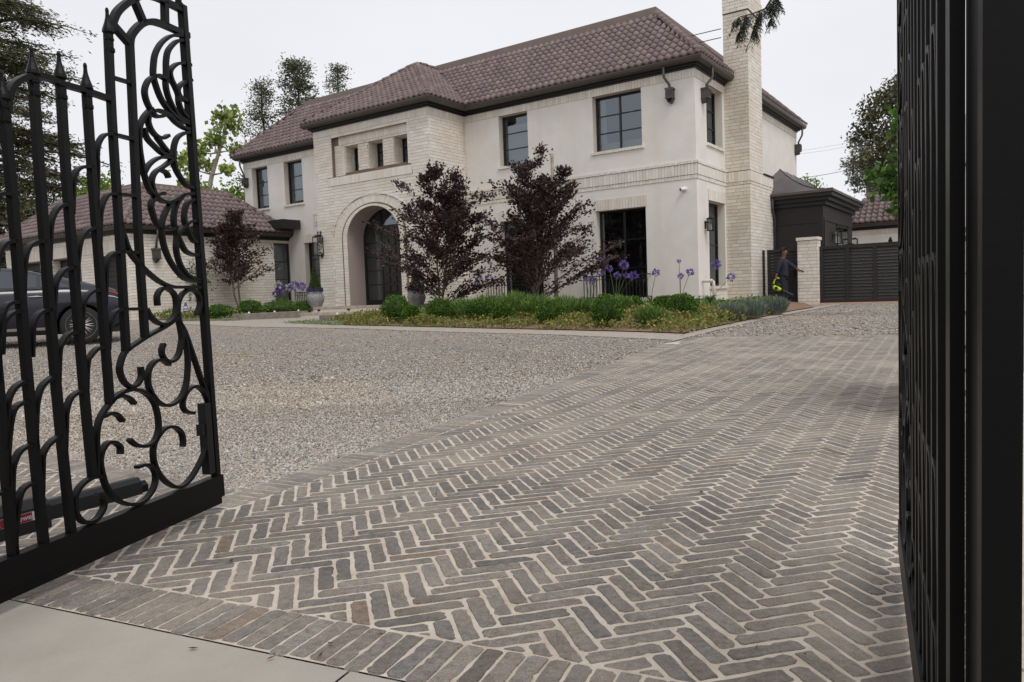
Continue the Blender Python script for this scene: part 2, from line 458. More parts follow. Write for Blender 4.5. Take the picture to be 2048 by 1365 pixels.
BRICKS = []                                         # (distance, world polygon, colour, height)
def brick_rect(cx, cy, ax, L, W):
    c, s = math.cos(ax), math.sin(ax)
    return [(cx + c * a * L / 2 - s * b * W / 2, cy + s * a * L / 2 + c * b * W / 2) for a, b in ((-1, -1), (1, -1), (1, 1), (-1, 1))]
rb = random.Random(3)
def put_brick(P, tone=1.0):
    cx = sum(p[0] for p in P) / len(P); cy = sum(p[1] for p in P) / len(P)
    c = rgb(rb.choice(BRICK_COLS))
    k = rb.uniform(1.02, 1.24) * tone
    if rb.random() < .015: c = rgb((144, 127, 112))
    if rb.random() < .07: k *= .8
    BRICKS.append((math.hypot(cx, cy), P, tuple(x * k for x in c), rb.uniform(-.0012, .0016)))

# field limits: inner lines of the soldier courses (each keeps its left side)
INNER_F = FRONT + .232
le_in = []
for i, p in enumerate(LEFT_EDGE):
    a = Vector(LEFT_EDGE[max(i - 1, 0)]); b = Vector(LEFT_EDGE[min(i + 1, len(LEFT_EDGE) - 1)]); t = (b - a).normalized()
    le_in.append((p[0] + t.y * .229, p[1] - t.x * .229))
ap0 = Vector(LEFT_EDGE[0]); ap1 = Vector(gp(-7.2, 3.62)); apt = (ap1 - ap0).normalized(); apn = Vector((-apt.y, apt.x))   # points to the gate line
_a, _b = Vector(le_in[0]), Vector(le_in[1]); _d = _b - _a; _c = ap0 + apn * .229
_t = ((_c - _a).x * apt.y - (_c - _a).y * apt.x) / (_d.x * apt.y - _d.y * apt.x); le_in[0] = tuple(_a + _d * _t)      # inner corner of the two borders
FIELD = [gp(-7.0, INNER_F), gp(2.2, INNER_F), gp(1.1, 12.1), (3.05, 11.6)] + le_in[::-1] + [tuple(ap1 + apn * .229)]
HA = R(14.2)
ch, sh = math.cos(HA), math.sin(HA)
org = (0.3, 2.05)
segs = [(le_in[i + 1], le_in[i]) for i in range(len(le_in) - 1)]
front_line = (gp(-7, INNER_F), gp(3, INNER_F))
apron_line = (tuple(le_in[0]), tuple(ap1 + apn * .229))
far_line = (gp(1.1, 12.1), (3.05, 11.6))
for m_ in range(-34, 34):
    for k in range(-120, 190):
        for typ in (0, 1):
            lx = k * BR_W + m_ * BR_L; ly = k * BR_W - m_ * BR_L
            if typ == 0: x0, y0, sx, sy = lx, ly, BR_L, BR_W
            else: x0, y0, sx, sy = lx + BR_L, ly + BR_W - BR_L, BR_W, BR_L
            cx, cy = x0 + sx / 2, y0 + sy / 2
            wx, wy = org[0] + ch * cx - sh * cy, org[1] + sh * cx + ch * cy
            if wy < .9 or wy > 12.3 or wx < -5.2 or wx > 6.0 or wy > 12 or wx / max(wy, .1) > .66 or wx / wy < -1.0: continue
            jx, jy = rb.gauss(0, .0012), rb.gauss(0, .0012)
            P = brick_rect(wx + jx, wy + jy, HA + rb.gauss(0, .012), sx - JOINT, sy - JOINT)
            allin = all(inside(FIELD, *p) for p in P)
            if not allin:
                if not any(inside(FIELD, *p) for p in P): continue
                P2 = clip_poly(P, *front_line)
                if P2 and wy > 2.6 and (Vector((wx, wy)) - Vector(le_in[0])).dot(apt) > 0 and Vector((wx, wy)).dot(EN) < Vector(le_in[0]).dot(EN) + .16 + .25 * max(0, (Vector((wx, wy)) - Vector(le_in[0])).dot(apt)): P2 = clip_poly(P2, *apron_line)
                elif P2:
                    for a, b in segs:
                        if min(a[1], b[1]) - .08 <= wy <= max(a[1], b[1]) + .08: P2 = clip_poly(P2, a, b) if len(P2) > 2 else P2
                P = P2
                if len(P) < 3 or abs(area(P)) < .0004: continue
                if area(P) < 0: P = P[::-1]
            put_brick(P)
def border(line, inward, pitch=.0615, tone=1.03):
    for i in range(len(line) - 1):
        a = Vector(line[i]); b = Vector(line[i + 1]); t = (b - a); n = t.length; t /= n
        w = Vector((-t.y, t.x)) * inward; k = pitch / 2
        while k < n:
            c = a + t * k + w * (.113 + rb.gauss(0, .002))
            put_brick(brick_rect(c.x, c.y, math.atan2(w.y, w.x) + rb.gauss(0, .012), .219, pitch - rb.uniform(.006, .010)), tone)
            k += pitch
border([gp(-3.4, FRONT), gp(2.0, FRONT)], 1, tone=1.12)
_t0 = (Vector(LEFT_EDGE[1]) - ap0).normalized(); border([tuple(ap0 - _t0 * .245)] + LEFT_EDGE, -1, tone=1.24)
border([tuple(ap0), tuple(ap0 + apt * 3.4)], 1, tone=1.2)

def brick_geo(P, dz, col, fine=False):
    """rounded, slightly ragged brick top with bevel and sides"""
    if area(P) < 0: P = P[::-1]
    c = Vector((sum(p[0] for p in P) / len(P), sum(p[1] for p in P) / len(P)))
    out = []
    n = len(P)
    for i in range(n):
        p = Vector(P[i]); a = Vector(P[i - 1]); b = Vector(P[(i + 1) % n])
        la, lb = (a - p).length, (b - p).length
        q = min(rb.choice((.003, .005, .008, .014)), la * .3, lb * .3)
        out.append(p + (a - p) / max(la, 1e-6) * q); out.append(p + (b - p) / max(lb, 1e-6) * q)
        k_ = (9 if lb > .12 else 2) if fine else (3 if lb > .12 else 0)
        e = (b - p); nn = Vector((e.y, -e.x)).normalized(); ph = rb.uniform(0, 6.28); w_ = 0.0
        for t_ in range(k_):
            t = .08 + .84 * (t_ + .5 + rb.uniform(-.3, .3)) / k_; w_ = w_ * .5 + rb.gauss(0, .0012)
            out.append(p + e * t + nn * (w_ - (.006 if rb.random() < .025 else 0)))
    m = len(out)
    z0 = float(gz(c.x, c.y)); 
    vs = []; kd = min(1.0, (2.6 / max(c.length, .5)) ** 1.3); tx, ty = rb.gauss(0, .007) * kd, rb.gauss(0, .007) * kd; dz = dz * kd
    for s, dzz in ((1.0, -.01), (1.0, .0060 + .0016 * (1 - kd)), (.93, .0082 + .0016 * kd)):
        for q in out:
            d = q - c; L = d.length
            k = 1.0 if s == 1.0 else max(0.0, 1 - .0035 / max(L, .006))
            vs.append((c.x + d.x * k, c.y + d.y * k, float(gz(q.x, q.y)) + dz + dzz + d.x * tx + d.y * ty))
    fs = [tuple(range(2 * m, 3 * m))]
    for j in range(2):
        for i in range(m): fs.append((j * m + i, j * m + (i + 1) % m, (j + 1) * m + (i + 1) % m, (j + 1) * m + i))
    return vs, fs
BRICKS.sort(key=lambda b: b[0])
def shows(b):                                        # in the picture, not hidden behind the near post
    P = b[1]; c = (sum(p[0] for p in P) / len(P), sum(p[1] for p in P) / len(P))
    v = np.array([c[0], c[1], float(gz(*c)) - CAM_H]); z = v @ FW
    x = 1024 + FPX * (v @ RT) / z; y = 682.5 - FPX * (v @ UP) / z
    return 0 < x < 1830 and y < 1380
vis = [b for b in BRICKS if shows(b)]; near = vis[:300]; near_id = set(id(b) for b in near)
for b in near:
    mb = MB(); v, f = brick_geo(b[1], b[3], b[2], True)
    o = Vector((sum(p[0] for p in b[1]) / len(b[1]), sum(p[1] for p in b[1]) / len(b[1]), 0)); o.z = float(gz(o.x, o.y))
    mb.add([Vector(q) - o for q in v], f, b[2])
    ob = mb.build('brick', 'paver', driveway); ob.location = o
mb = MB()
for b in BRICKS:
    if id(b) in near_id: continue
    v, f = brick_geo(b[1], b[3], b[2], b[0] < 5.5); mb.add(v, f, b[2])
mb.build('brick_field', 'paver', driveway, kind='stuff')

# --- concrete apron in front of the paving ---------------------------------
def apron(name, a0, a1):
    mb_ = []
    o = sheet(name, [gp(a0, FRONT - .012), gp(a0, -3.0), gp(a1, -3.0), gp(a1, FRONT - .012)], .010, 'concrete', step=1.5)
    return o
jn = (Vector(on_ground(700, 1350)[:2])).dot(E1)
apron('pavement', -8, jn - .0035); apron('pavement_slab', jn + .0035, 6)

# --- gravel stones -----------------------------------------------------------
def stones(name, n, ylo, yhi, size, test):
    y = ylo * (yhi / ylo) ** RNG.uniform(0, 1, n * 3)
    y = 1 / (1 / ylo + (1 / yhi - 1 / ylo) * RNG.uniform(0, 1, n * 3))
    k = RNG.uniform(-.72, .62, n * 3); x = k * y
    ok = test(x, y); x, y = x[ok][:n], y[ok][:n]; n = len(x)
    s = size * RNG.lognormal(0, .32, n)
    base = np.array([(1, 0, 0), (-1, 0, 0), (0, 1, 0), (0, -1, 0), (0, 0, 1), (0, 0, -1)], float)
    tri = np.array([(0, 2, 4), (2, 1, 4), (1, 3, 4), (3, 0, 4), (2, 0, 5), (1, 2, 5), (3, 1, 5), (0, 3, 5)])
    V = base[None] * RNG.uniform(.65, 1.25, (n, 6, 1)) + RNG.normal(0, .16, (n, 6, 3))
    V[:, :, 2] *= .62
    th = RNG.uniform(0, 6.28, n); c, sn = np.cos(th)[:, None], np.sin(th)[:, None]
    X = V[:, :, 0] * c - V[:, :, 1] * sn; Y = V[:, :, 0] * sn + V[:, :, 1] * c
    # tilt
    ph = RNG.normal(0, .5, n); cp, sp = np.cos(ph)[:, None], np.sin(ph)[:, None]
    Z = V[:, :, 2] * cp - X * sp; X = X * cp + V[:, :, 2] * sp
    V = np.stack([X, Y, Z], 2) * s[:, None, None]
    V[:, :, 0] += x[:, None]; V[:, :, 1] += y[:, None]; V[:, :, 2] += (gz(x, y) + s * .25)[:, None]
    F = (tri[None] + (np.arange(n) * 6)[:, None, None]).reshape(-1, 3)
    cols = np.repeat(pal(n, [(172, 164, 155), (154, 146, 138), (184, 177, 168), (162, 148, 133), (138, 132, 126), (194, 188, 180), (168, 150, 127), (108, 102, 98), (178, 171, 164)], .16), 6, axis=0)
    f_ = np.sin(x * .9 + 1.3 * np.sin(y * .37)) * np.cos(y * .55 + .8 * np.sin(x * .5)) + .35 * np.sin(x * 2.3 + y * 1.7)
    p_ = np.clip((f_ - .25) * 1.4, 0, 1); tr = np.exp(-((x * .82 + y * .57 - 6.4) / .22) ** 2) + np.exp(-((x * .82 + y * .57 - 8.0) / .22) ** 2)
    tint = 1 + p_[:, None] * np.array([.03, 0.0, -.06]) + (.07 * np.clip(tr, 0, 1) * (y > 6))[:, None] - (.10 * np.clip(-f_ - .3, 0, 1))[:, None]
    cols = np.clip(cols * np.repeat(tint, 6, axis=0), 0, 1)                          # drifts of sandier stone and faint wheel paths
    o = link_mesh(name, fast_mesh(name, V.reshape(-1, 3), 3, F, cols), 'gravel_stone', court); o['kind'] = 'stuff'
COURT = [gp(-13, 2.78 + .35), tuple(ap0 + apt * 3), tuple(ap0)] + LEFT_EDGE[1:] + [hxy(3.3, -9.95), hxy(0, -9.35), hxy(-5, -8.85), hxy(-8.5, -9.1), hxy(-14.2, -8.6), hxy(-30, -7.2), (-25, 14)]
stones('gravel_stones', 150000, 3.0, 8.0, .0066, lambda x, y: inside_np(COURT, x, y))
stones('gravel_stones_far', 80000, 6.5, 19.0, .0100, lambda x, y: inside_np(COURT, x, y))
def _edge_test(x, y):                                # stones kicked onto the border bricks
    ex = np.interp(y, [p[1] for p in LEFT_EDGE], [p[0] for p in LEFT_EDGE]); return (x > ex - .05) & (x < ex + RNG.exponential(.09, len(x))) & (y > 3.7) & (y < 10.9)
stones('gravel_spill', 900, 3.7, 10.8, .007, _edge_test)
SIDE = [hxy(3.36, -10.0), hxy(3.36, 3.4), hxy(8, 3.5), hxy(7.4, -9), gp(1.2, 12.45), (3.1, 11.9)]
stones('gravel_stones_side', 14000, 10.5, 24.0, .014, lambda x, y: inside_np(SIDE, x, y))

# --- planting beds -------------------------------------------------------------
BED_A = [hxy(*p) for p in ((-8.0, -6.9), (-6.1, -7.95), (-3, -8.0), (0, -8.40), (3.05, -8.95), (3.05, 0.6), (2.3, 2.6), (.8, 2.6), (0, .1), (-8.0, .1))]
BED_B = [hxy(*p) for p in ((-17.95, -6.6), (-13.0, -6.35), (-13.0, -3.0), (-13.9, -1.5), (-14, 0), (-17.95, 0))]
def mound_a(x, y):
    u, v, _ = uv(Vector((x, y, 0))); d = min(v - float(np.interp(u, [-8, -6.1, -3, 0, 3.05], [-6.9, -7.95, -8.0, -8.4, -8.95])), 3.05 - u, u + 8.0, 3.0)
    return .16 * max(0, min(1, d / 2.0)) + .012
bed_a = sheet('planting_bed_soil', BED_A, .012, 'soil', step=.6, mound=mound_a)
bed_b = sheet('planting_bed_soil_beside_garage', BED_B, .05, 'soil', step=.8)
def bz(x, y):
    if inside(BED_A, x, y): return float(gz(x, y)) + .012 + mound_a(x, y)
    if inside(BED_B, x, y): return float(gz(x, y)) + .05
    return float(gz(x, y))

# ================================================================== HOUSE
house = empty('house', HC, YAW, 'cream stucco and white brick two-storey house with purple-brown tiled roof and tall chimney', 'house')
CREAM = [(232, 226, 217), (228, 221, 211), (235, 229, 221), (225, 217, 206)]
CHIM_SHADED = [(226, 218, 204), (222, 213, 198), (230, 223, 211), (219, 209, 193)]  # brick tones for the chimney front, shade painted in: darker, yellower than its side
rh = random.Random(11)
def cream(cols=CREAM, k=1.0):
    c = rgb(rh.choice(cols)); f = rh.uniform(.965, 1.03) * k
    return tuple(x * f for x in c)

# mappings: a along the wall, d depth inward, z up
def FRONT_P(v0): return lambda a, d, z: (a, v0 + d, z)
def SIDE_P(u0): return lambda a, d, z: (u0 - d, a, z)

def wall(mb, P, a0, a1, z0, z1, holes, depth=.3):
    A = sorted({a0, a1, *[h[0] for h in holes], *[h[1] for h in holes]}); Z = sorted({z0, z1, *[h[2] for h in holes], *[h[3] for h in holes]})
    for i in range(len(A) - 1):
        for j in range(len(Z) - 1):
            ca, cz = (A[i] + A[i + 1]) / 2, (Z[j] + Z[j + 1]) / 2
            if any(h[0] < ca < h[1] and h[2] < cz < h[3] for h in holes): continue
            mb.quad(P(A[i], 0, Z[j]), P(A[i + 1], 0, Z[j]), P(A[i + 1], 0, Z[j + 1]), P(A[i], 0, Z[j + 1]))
def reveals(mb, P, holes, depth=.3):
    for b0, b1, c0, c1 in holes:
        mb.quad(P(b0, 0, c0), P(b0, depth, c0), P(b0, depth, c1), P(b0, 0, c1))
        mb.quad(P(b1, 0, c0), P(b1, 0, c1), P(b1, depth, c1), P(b1, depth, c0))
        mb.quad(P(b0, 0, c1), P(b0, depth, c1), P(b1, depth, c1), P(b1, 0, c1))
        mb.quad(P(b0, 0, c0), P(b1, 0, c0), P(b1, depth, c0), P(b0, depth, c0))

Z0, ZS = .1, 7.28
f_holes = [(-3.30, -1.66, 5.30, 7.0), (-6.88, -5.72, 5.32, 7.0), (-3.28, -1.60, .75, 3.48), (-6.95, -5.30, .75, 3.48),
           (-20.28, -19.2, 5.15, 6.95), (-18.11, -16.95, 5.15, 6.95), (-17.05, -15.4, .75, 3.46)]
s_holes = [(.92, 2.33, 5.27, 7.0), (.95, 2.40, 1.02, 3.58)]
PF, PS = FRONT_P(0.0), SIDE_P(0.0)
mb = MB()
wall(mb, PF, -20.85, 0, Z0, ZS, f_holes)
wall(mb, PS, 0, 11.55, Z0, ZS, s_holes)
mb.quad((-20.85, 0, Z0), (-20.85, 0, ZS), (-20.85, 11.55, ZS), (-20.85, 11.55, Z0))
mb.quad((-20.85, 11.55, Z0), (-20.85, 11.55, ZS), (0, 11.55, ZS), (0, 11.55, Z0))
main_wall = mb.build('stucco_wall', 'stucco', house)
for P_, hs_ in ((PF, f_holes), (PS, s_holes)):
    for h_ in hs_: mb = MB(); reveals(mb, P_, [h_]); mb.build('window_reveal', 'reveal', house)
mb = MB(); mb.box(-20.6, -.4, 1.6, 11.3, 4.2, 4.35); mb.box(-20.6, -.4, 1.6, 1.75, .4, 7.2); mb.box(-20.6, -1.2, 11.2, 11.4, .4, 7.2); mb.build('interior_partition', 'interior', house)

# ---- windows ---------------------------------------------------------------
def window(P, h, nx, nz, d=.26, name='window', fr=.055, mu=.03, split=None):
    a0, a1, z0, z1 = h
    mb = MB()
    for q in ((a0, a0 + fr, z0, z1), (a1 - fr, a1, z0, z1), (a0 + fr, a1 - fr, z0, z0 + fr), (a0 + fr, a1 - fr, z1 - fr, z1)):
        mb.box(q[0], q[1], d - .03, d + .04, q[2], q[3], P=P)
    xs = [a0 + fr + (a1 - a0 - 2 * fr) * i / nx for i in range(nx + 1)]; zs = [z0 + fr + (z1 - z0 - 2 * fr) * i / nz for i in range(nz + 1)]
    if split: zs = split
    for i in range(1, nx): mb.box(xs[i] - mu * .9, xs[i] + mu * .9, d - .02, d + .035, zs[0], zs[-1], P=P)
    for j in range(1, nz):
        for i in range(nx): mb.box(xs[i] + (mu if i else 0), xs[i + 1] - (mu if i < nx - 1 else 0), d - .015, d + .03, zs[j] - mu / 2, zs[j] + mu / 2, P=P)
    w = mb.build(name, 'window_frame', house)
    for i in range(nx):
        for j in range(nz):
            g = MB(); g.quad(P(xs[i], d + .012, zs[j]), P(xs[i + 1], d + .012, zs[j]), P(xs[i + 1], d + .012, zs[j + 1]), P(xs[i], d + .012, zs[j + 1]))
            g.build('pane', 'glass', w)
    return w
def sill(P, h, over=.07):
    mb = MB(); n = max(3, int((h[1] - h[0] + 2 * over) / .1)); st = (h[1] - h[0] + 2 * over) / n
    for i in range(n):
        a = h[0] - over + i * st
        mb.box(a + .004, a + st - .004, -.05, .2, h[2] - .085, h[2], P=P, col=cream())
    s = mb.build('window_sill', 'white_brick', house)
    return s
def soldier(name, P, a0, a1, z0, z1, proud=.015, step=.098, cols=CREAM, parent=None, back=True):
    mb = MB(); n = max(2, round((a1 - a0) / step)); st = (a1 - a0) / n
    for i in range(n):
        a = a0 + i * st; j = rh.uniform(-.003, .003)
        mb.box(a + .004, a + st - .004, -proud + j, .03, z0 + .004, z1 - .004, P=P, col=cream(cols))
    o = mb.build(name, 'white_brick', parent or house); o['kind'] = 'stuff'
    if back:
        m2 = MB(); m2.box(a0 + .001, a1 - .001, -proud * .25, .02, z0, z1, P=P); m2.build('mortar_joint', 'mortar', parent or house)
    return o

w1 = window(PF, f_holes[0], 2, 3); w2 = window(PF, f_holes[1], 1, 3); w3 = window(PF, f_holes[2], 2, 3); w4 = window(PF, f_holes[3], 2, 3)
wa = window(PF, f_holes[4], 1, 3); wb = window(PF, f_holes[5], 1, 3); wc = window(PF, f_holes[6], 2, 4)
ws1 = window(PS, s_holes[0], 2, 3); ws2 = window(PS, s_holes[1], 2, 2)
for P, h in ((PF, f_holes[0]), (PF, f_holes[1]), (PF, f_holes[4]), (PF, f_holes[5]), (PS, s_holes[0]), (PS, s_holes[1])): sill(P, h)
for P, h in ((PF, f_holes[2]), (PF, f_holes[3]), (PF, f_holes[6]), (PS, s_holes[1])):
    soldier('lintel', P, h[0] - .03, h[1] + .03 if P is PF else h[1] + .05, h[3], h[3] + .34, .02)
def drape(P, a0, a1, z0, z1, d, m, parent, waves=9, amp=.03, name='curtain'):
    mb = MB(); n = 40
    for i in range(n):
        x0, x1 = a0 + (a1 - a0) * i / n, a0 + (a1 - a0) * (i + 1) / n
        y0, y1 = d + amp * math.sin(i / n * waves * 6.28), d + amp * math.sin((i + 1) / n * waves * 6.28)
        mb.quad(P(x0, y0, z0), P(x1, y1, z0), P(x1, y1, z1), P(x0, y0, z1))
    return mb.build(name, m, parent, smooth=True)
drape(PF, -20.0, -19.35, 5.15, 6.95, .42, 'curtain', wa, 5)
drape(PF, -17.85, -17.35, 5.2, 6.95, .42, 'curtain', wb, 4); drape(PF, -17.95, -17.0, 5.2, 5.46, .40, 'ochre_board', wb, 1, .001, 'board')
drape(PF, -6.85, -5.75, 5.34, 6.75, .5, 'blind', w2, 1, .002, 'blind'); drape(PF, -3.28, -1.7, 5.3, 5.62, .5, 'blind', w1, 1, .002, 'blind')
drape(PF, -3.28, -3.05, 5.6, 7.0, .45, 'blind', w1, 2, .03, 'curtain')
drape(PS, 1.5, 2.3, 5.3, 7.0, .5, 'curtain', ws1, 7, .04); drape(PS, 1.2, 2.35, 1.05, 3.58, .5, 'curtain', ws2, 9, .04)
drape(PF, -16.6, -16.3, .75, 3.4, .5, 'curtain', wc, 3, .03)

# ---- brick string courses -----------------------------------------------------
soldier('eaves_course', PF, -8.357, .012, 7.0, 7.26, .012); soldier('eaves_course', PF, -20.85, -13.95, 6.97, 7.26, .012)
soldier('eaves_course', PS, 0.0, 2.545, 7.0, 7.26, .012); soldier('eaves_course', PS, 3.95, 11.55, 7.0, 7.26, .012)
for a0, a1, P in ((-8.357, .03, PF), (-16.4, -13.95, PF), (0.0, 2.545, PS), (3.97, 11.55, PS)):
    soldier('string_course', P, a0, a1 + .012 if P is PF and a1 > 0 else a1, 4.25, 4.56, .028, .1)
    soldier('string_course_cap', P, a0, a1 + .02 if P is PF and a1 > 0 else a1, 4.565, 4.65, .045, .1)
    soldier('string_course_base', P, a0, a1, 4.13, 4.245, .016, .1)

# ---- brick faced blocks: chimney and porch ------------------------------------
def courses(P, a0, a1, z0, z1, hgt=.107, L=.33, hole=None, cols=CREAM, off=0, proud=.012, rects=()):
    out = []; n = int(round((z1 - z0) / hgt)); st = (z1 - z0) / n
    for j in range(n):
        z = z0 + j * st; a = a0 - (L * .5 if (j + off) % 2 else rh.uniform(0, .0)) - (rh.choice([0, .1, .2]) if rh.random() < .4 else 0)
        while a < a1 - .01:
            b = a + L * rh.choice([1, 1, 1, 1, .72]); x0, x1 = max(a, a0), min(b, a1)
            for r0, r1, y0, y1 in rects:
                if y0 < z + st / 2 < y1:
                    if x0 < r0 < x1: x1 = r0
                    elif x0 < r1 < x1: x0 = r1
                    elif r0 <= x0 and x1 <= r1: x1 = x0
            if x1 - x0 > .03 and not (hole and hole((x0 + x1) / 2, z + st / 2)):
                out.append((P, x0 + .004, x1 - .004, z + .0045, z + st - .0045, proud + rh.uniform(-.002, .003), cream(cols)))
            a = b
    return out
def lay(bricks, parent, n_single, depth=.03):
    cam_l = Vector((0, 0, CAM_H)); M = Matrix.Translation(HC) @ Matrix.Rotation(YAW, 4, 'Z')
    key = lambda b: (M @ Vector(b[0]((b[1] + b[2]) / 2, 0, (b[3] + b[4]) / 2)) - cam_l).length - 3.0 * ((b[2] - b[1]) > .25)
    bricks.sort(key=key); rest = MB()
    for i, (P, x0, x1, z0, z1, pr, c) in enumerate(bricks):
        if i < n_single:
            o = Vector(P((x0 + x1) / 2, 0, (z0 + z1) / 2)); m_ = MB(); m_.box(x0, x1, -pr, depth, z0, z1, P=P, col=c)
            m_.v = [tuple(Vector(q) - o) for q in m_.v]
            ob = m_.build('brick', 'white_brick', parent); ob.location = o
        else: rest.box(x0, x1, -pr, depth, z0, z1, P=P, col=c)
    rest.build('brickwork', 'white_brick', parent, kind='stuff')

# chimney: broad below the string course, narrow above
CU, CV0, CV1, CV2 = .758, 2.545, 3.95, 5.05
mb = MB(); mb.box(0, CU, CV0, CV2, Z0, 4.40); mb.box(0, CU, CV0, CV1, 4.40, 10.6); mb.box(.0, CU + .03, CV0 - .03, CV1 + .03, 9.42, 9.95)
chimney = mb.build('chimney', 'mortar', house)
CF, CS = FRONT_P(CV0), SIDE_P(CU)
br = courses(CF, 0, CU + .012, Z0 + .1, 4.14, cols=CHIM_SHADED) + courses(CS, CV0, CV2, Z0 + .1, 4.14, cols=CREAM, off=1)
br += courses(CF, 0, CU + .012, 4.58, 9.40, cols=CHIM_SHADED) + courses(CS, CV0, CV1, 4.58, 9.40, off=1)
br += courses(FRONT_P(CV0 - .03), 0, CU + .04, 9.43, 9.95, cols=CREAM) + courses(SIDE_P(CU + .03), CV0 - .03, CV1 + .03, 9.43, 9.95, off=1)
br += courses(CF, 0, CU + .012, 9.96, 10.6, cols=CREAM) + courses(CS, CV0, CV1, 9.96, 10.6, off=1)
lay(br, chimney, 150)
for P, a0, a1, cc in ((CF, 0, CU + .03, CHIM_SHADED), (CS, CV0, CV2, CREAM)):
    soldier('chimney_band', P, a0, a1, 4.24, 4.56, .03, .1, cols=cc, parent=chimney); soldier('chimney_band_base', P, a0, a1, 4.145, 4.238, .018, .12, cols=cc, parent=chimney)
m_ = MB(); m_.box(-.02, CU + .05, CV1 + .01, CV2 + .04, 4.56, 4.62); m_.build('shoulder_cap', 'white_brick', chimney)

# porch ------------------------------------------------------------------------------
QU0, QU1, QV = -13.95, -8.357, -1.913
PQ, PQS = FRONT_P(QV), SIDE_P(QU1)
AC = -11.10; SP = 3.20
def arch(hwid, rise, n=24, sp=SP): return [(AC - hwid * math.cos(math.pi * i / n), sp + rise * math.sin(math.pi * i / n)) for i in range(n + 1)]
AI = arch(1.28, 1.07); AG = arch(1.60, 1.22); AO = arch(2.06, 1.52)
def in_ell(a, z, hwid, rise):
    if z < SP: return abs(a - AC) < hwid
    return ((a - AC) / hwid) ** 2 + ((z - SP) / rise) ** 2 < 1
q_holes = [(-12.44, -11.78, 5.61, 6.53), (-11.28, -10.56, 5.61, 6.53), (-10.07, -9.41, 5.61, 6.53)]
PANEL = (-13.0, -9.30, 5.50, 6.92)
mb = MB()
wall(mb, PQ, QU0, QU1, 4.9, 7.28, [PANEL]); RP = FRONT_P(QV + .13)
wall(mb, RP, PANEL[0], PANEL[1], PANEL[2], PANEL[3], q_holes)
mb.quad(PQ(QU0, 0, Z0), PQ(AC - 1.28, 0, Z0), PQ(AC - 1.28, 0, 4.9), PQ(QU0, 0, 4.9)); mb.quad(PQ(AC + 1.28, 0, Z0), PQ(QU1, 0, Z0), PQ(QU1, 0, 4.9), PQ(AC + 1.28, 0, 4.9))
for i in range(24):
    (a, z), (b, y) = AI[i], AI[i + 1]; mb.quad(PQ(a, 0, z), PQ(b, 0, y), PQ(b, 0, 4.9), PQ(a, 0, 4.9))
reveals(mb, PQ, [PANEL], .13)
mb.quad((QU1, QV, Z0), (QU1, 0, Z0), (QU1, 0, 7.28), (QU1, QV, 7.28)); mb.quad((QU0, QV, Z0), (QU0, QV, 7.28), (QU0, 0, 7.28), (QU0, 0, Z0))
mb.quad((QU0, QV, 7.27), (QU1, QV, 7.27), (QU1, 0, 7.27), (QU0, 0, 7.27))
porch = mb.build('porch', 'mortar', house)
hole_front = lambda a, z: (in_ell(a, z, 2.0, 1.48)) or False
bp = courses(PQ, QU0, QU1 + .012, .75, 7.0, hole=hole_front, rects=[(PANEL[0], PANEL[1] + .11, PANEL[2] - .02, PANEL[3]), (-13.28, -9.14, 5.17, 5.50)]) + courses(PQS, QV, 0, .75, 7.0, off=1)
# recessed panel: piers between the little windows and the strip round them
bp += courses(RP, -12.56, -9.30, 5.61, 6.53, rects=q_holes, L=.3, proud=.010)
for h in q_holes:                                  # brick lined reveals
    for P, a0, a1 in ((lambda a, d, z, u=h[0]: (u + d, a, z), QV + .13, QV + .62), (lambda a, d, z, u=h[1]: (u - d, a, z), QV + .13, QV + .62)):
        bp += courses(P, a0, a1, h[2], h[3], proud=.004, L=.24)
lay(bp, porch, 150, depth=.02)
for h_ in q_holes: mb = MB(); reveals(mb, RP, [h_], .5); mb.build('window_reveal', 'reveal', porch)
soldier('porch_eaves_course', PQ, QU0, QU1 + .012, 7.0, 7.26, .014, parent=porch); soldier('porch_eaves_course', PQS, QV, 0, 7.0, 7.26, .014, parent=porch)
soldier('porch_panel_head', RP, PANEL[0] + .25, PANEL[1], 6.62, 6.92, .02, parent=porch); soldier('porch_panel_head_course', RP, -12.56, PANEL[1], 6.535, 6.615, .03, .11, parent=porch)
soldier('porch_sill_course', PQ, -13.28, -9.14, 5.17, 5.47, .03, parent=porch)
mb = MB()                                          # left stretchers of the panel
for j in range(12): mb.box(PANEL[0] + .015, -12.60, -.012, .02, 5.52 + j * .092, 5.52 + j * .092 + .085, P=RP, col=cream())
for j in range(13): mb.box(-9.29, -9.19, -.02, .02, 5.52 + j * .107, 5.52 + j * .107 + .10, P=PQ, col=cream())
mb.box(-12.60, -12.47, -.03, .02, 5.52, 6.53, P=RP, col=cream()); mb.build('panel_surround', 'white_brick', porch, kind='stuff')
# arch rings
mb = MB()
def ring(mb, A, B, n, proud, P, sub=1, c=CREAM):
    for i in range(n):
        t0, t1 = (i + .04) / n, (i + .96) / n
        pts = []
        for (hw_, rs), t in (((A[0], A[1]), t0), ((A[0], A[1]), t1), ((B[0], B[1]), t1), ((B[0], B[1]), t0)):
            pts.append((AC - hw_ * math.cos(math.pi * t), SP + rs * math.sin(math.pi * t)))
        f_ = [P(a, -proud, z) for a, z in pts]; b_ = [P(a, .03, z) for a, z in pts]
        mb.add(f_ + b_, [(0, 1, 2, 3), (7, 6, 5, 4), (0, 4, 5, 1), (1, 5, 6, 2), (2, 6, 7, 3), (3, 7, 4, 0)], cream(c))
ring(mb, (1.29, 1.08), (1.50, 1.15), 44, .045, PQ); ring(mb, (1.60, 1.21), (2.02, 1.46), 64, .006, PQ); ring(mb, (2.04, 1.49), (2.10, 1.55), 60, .03, PQ)
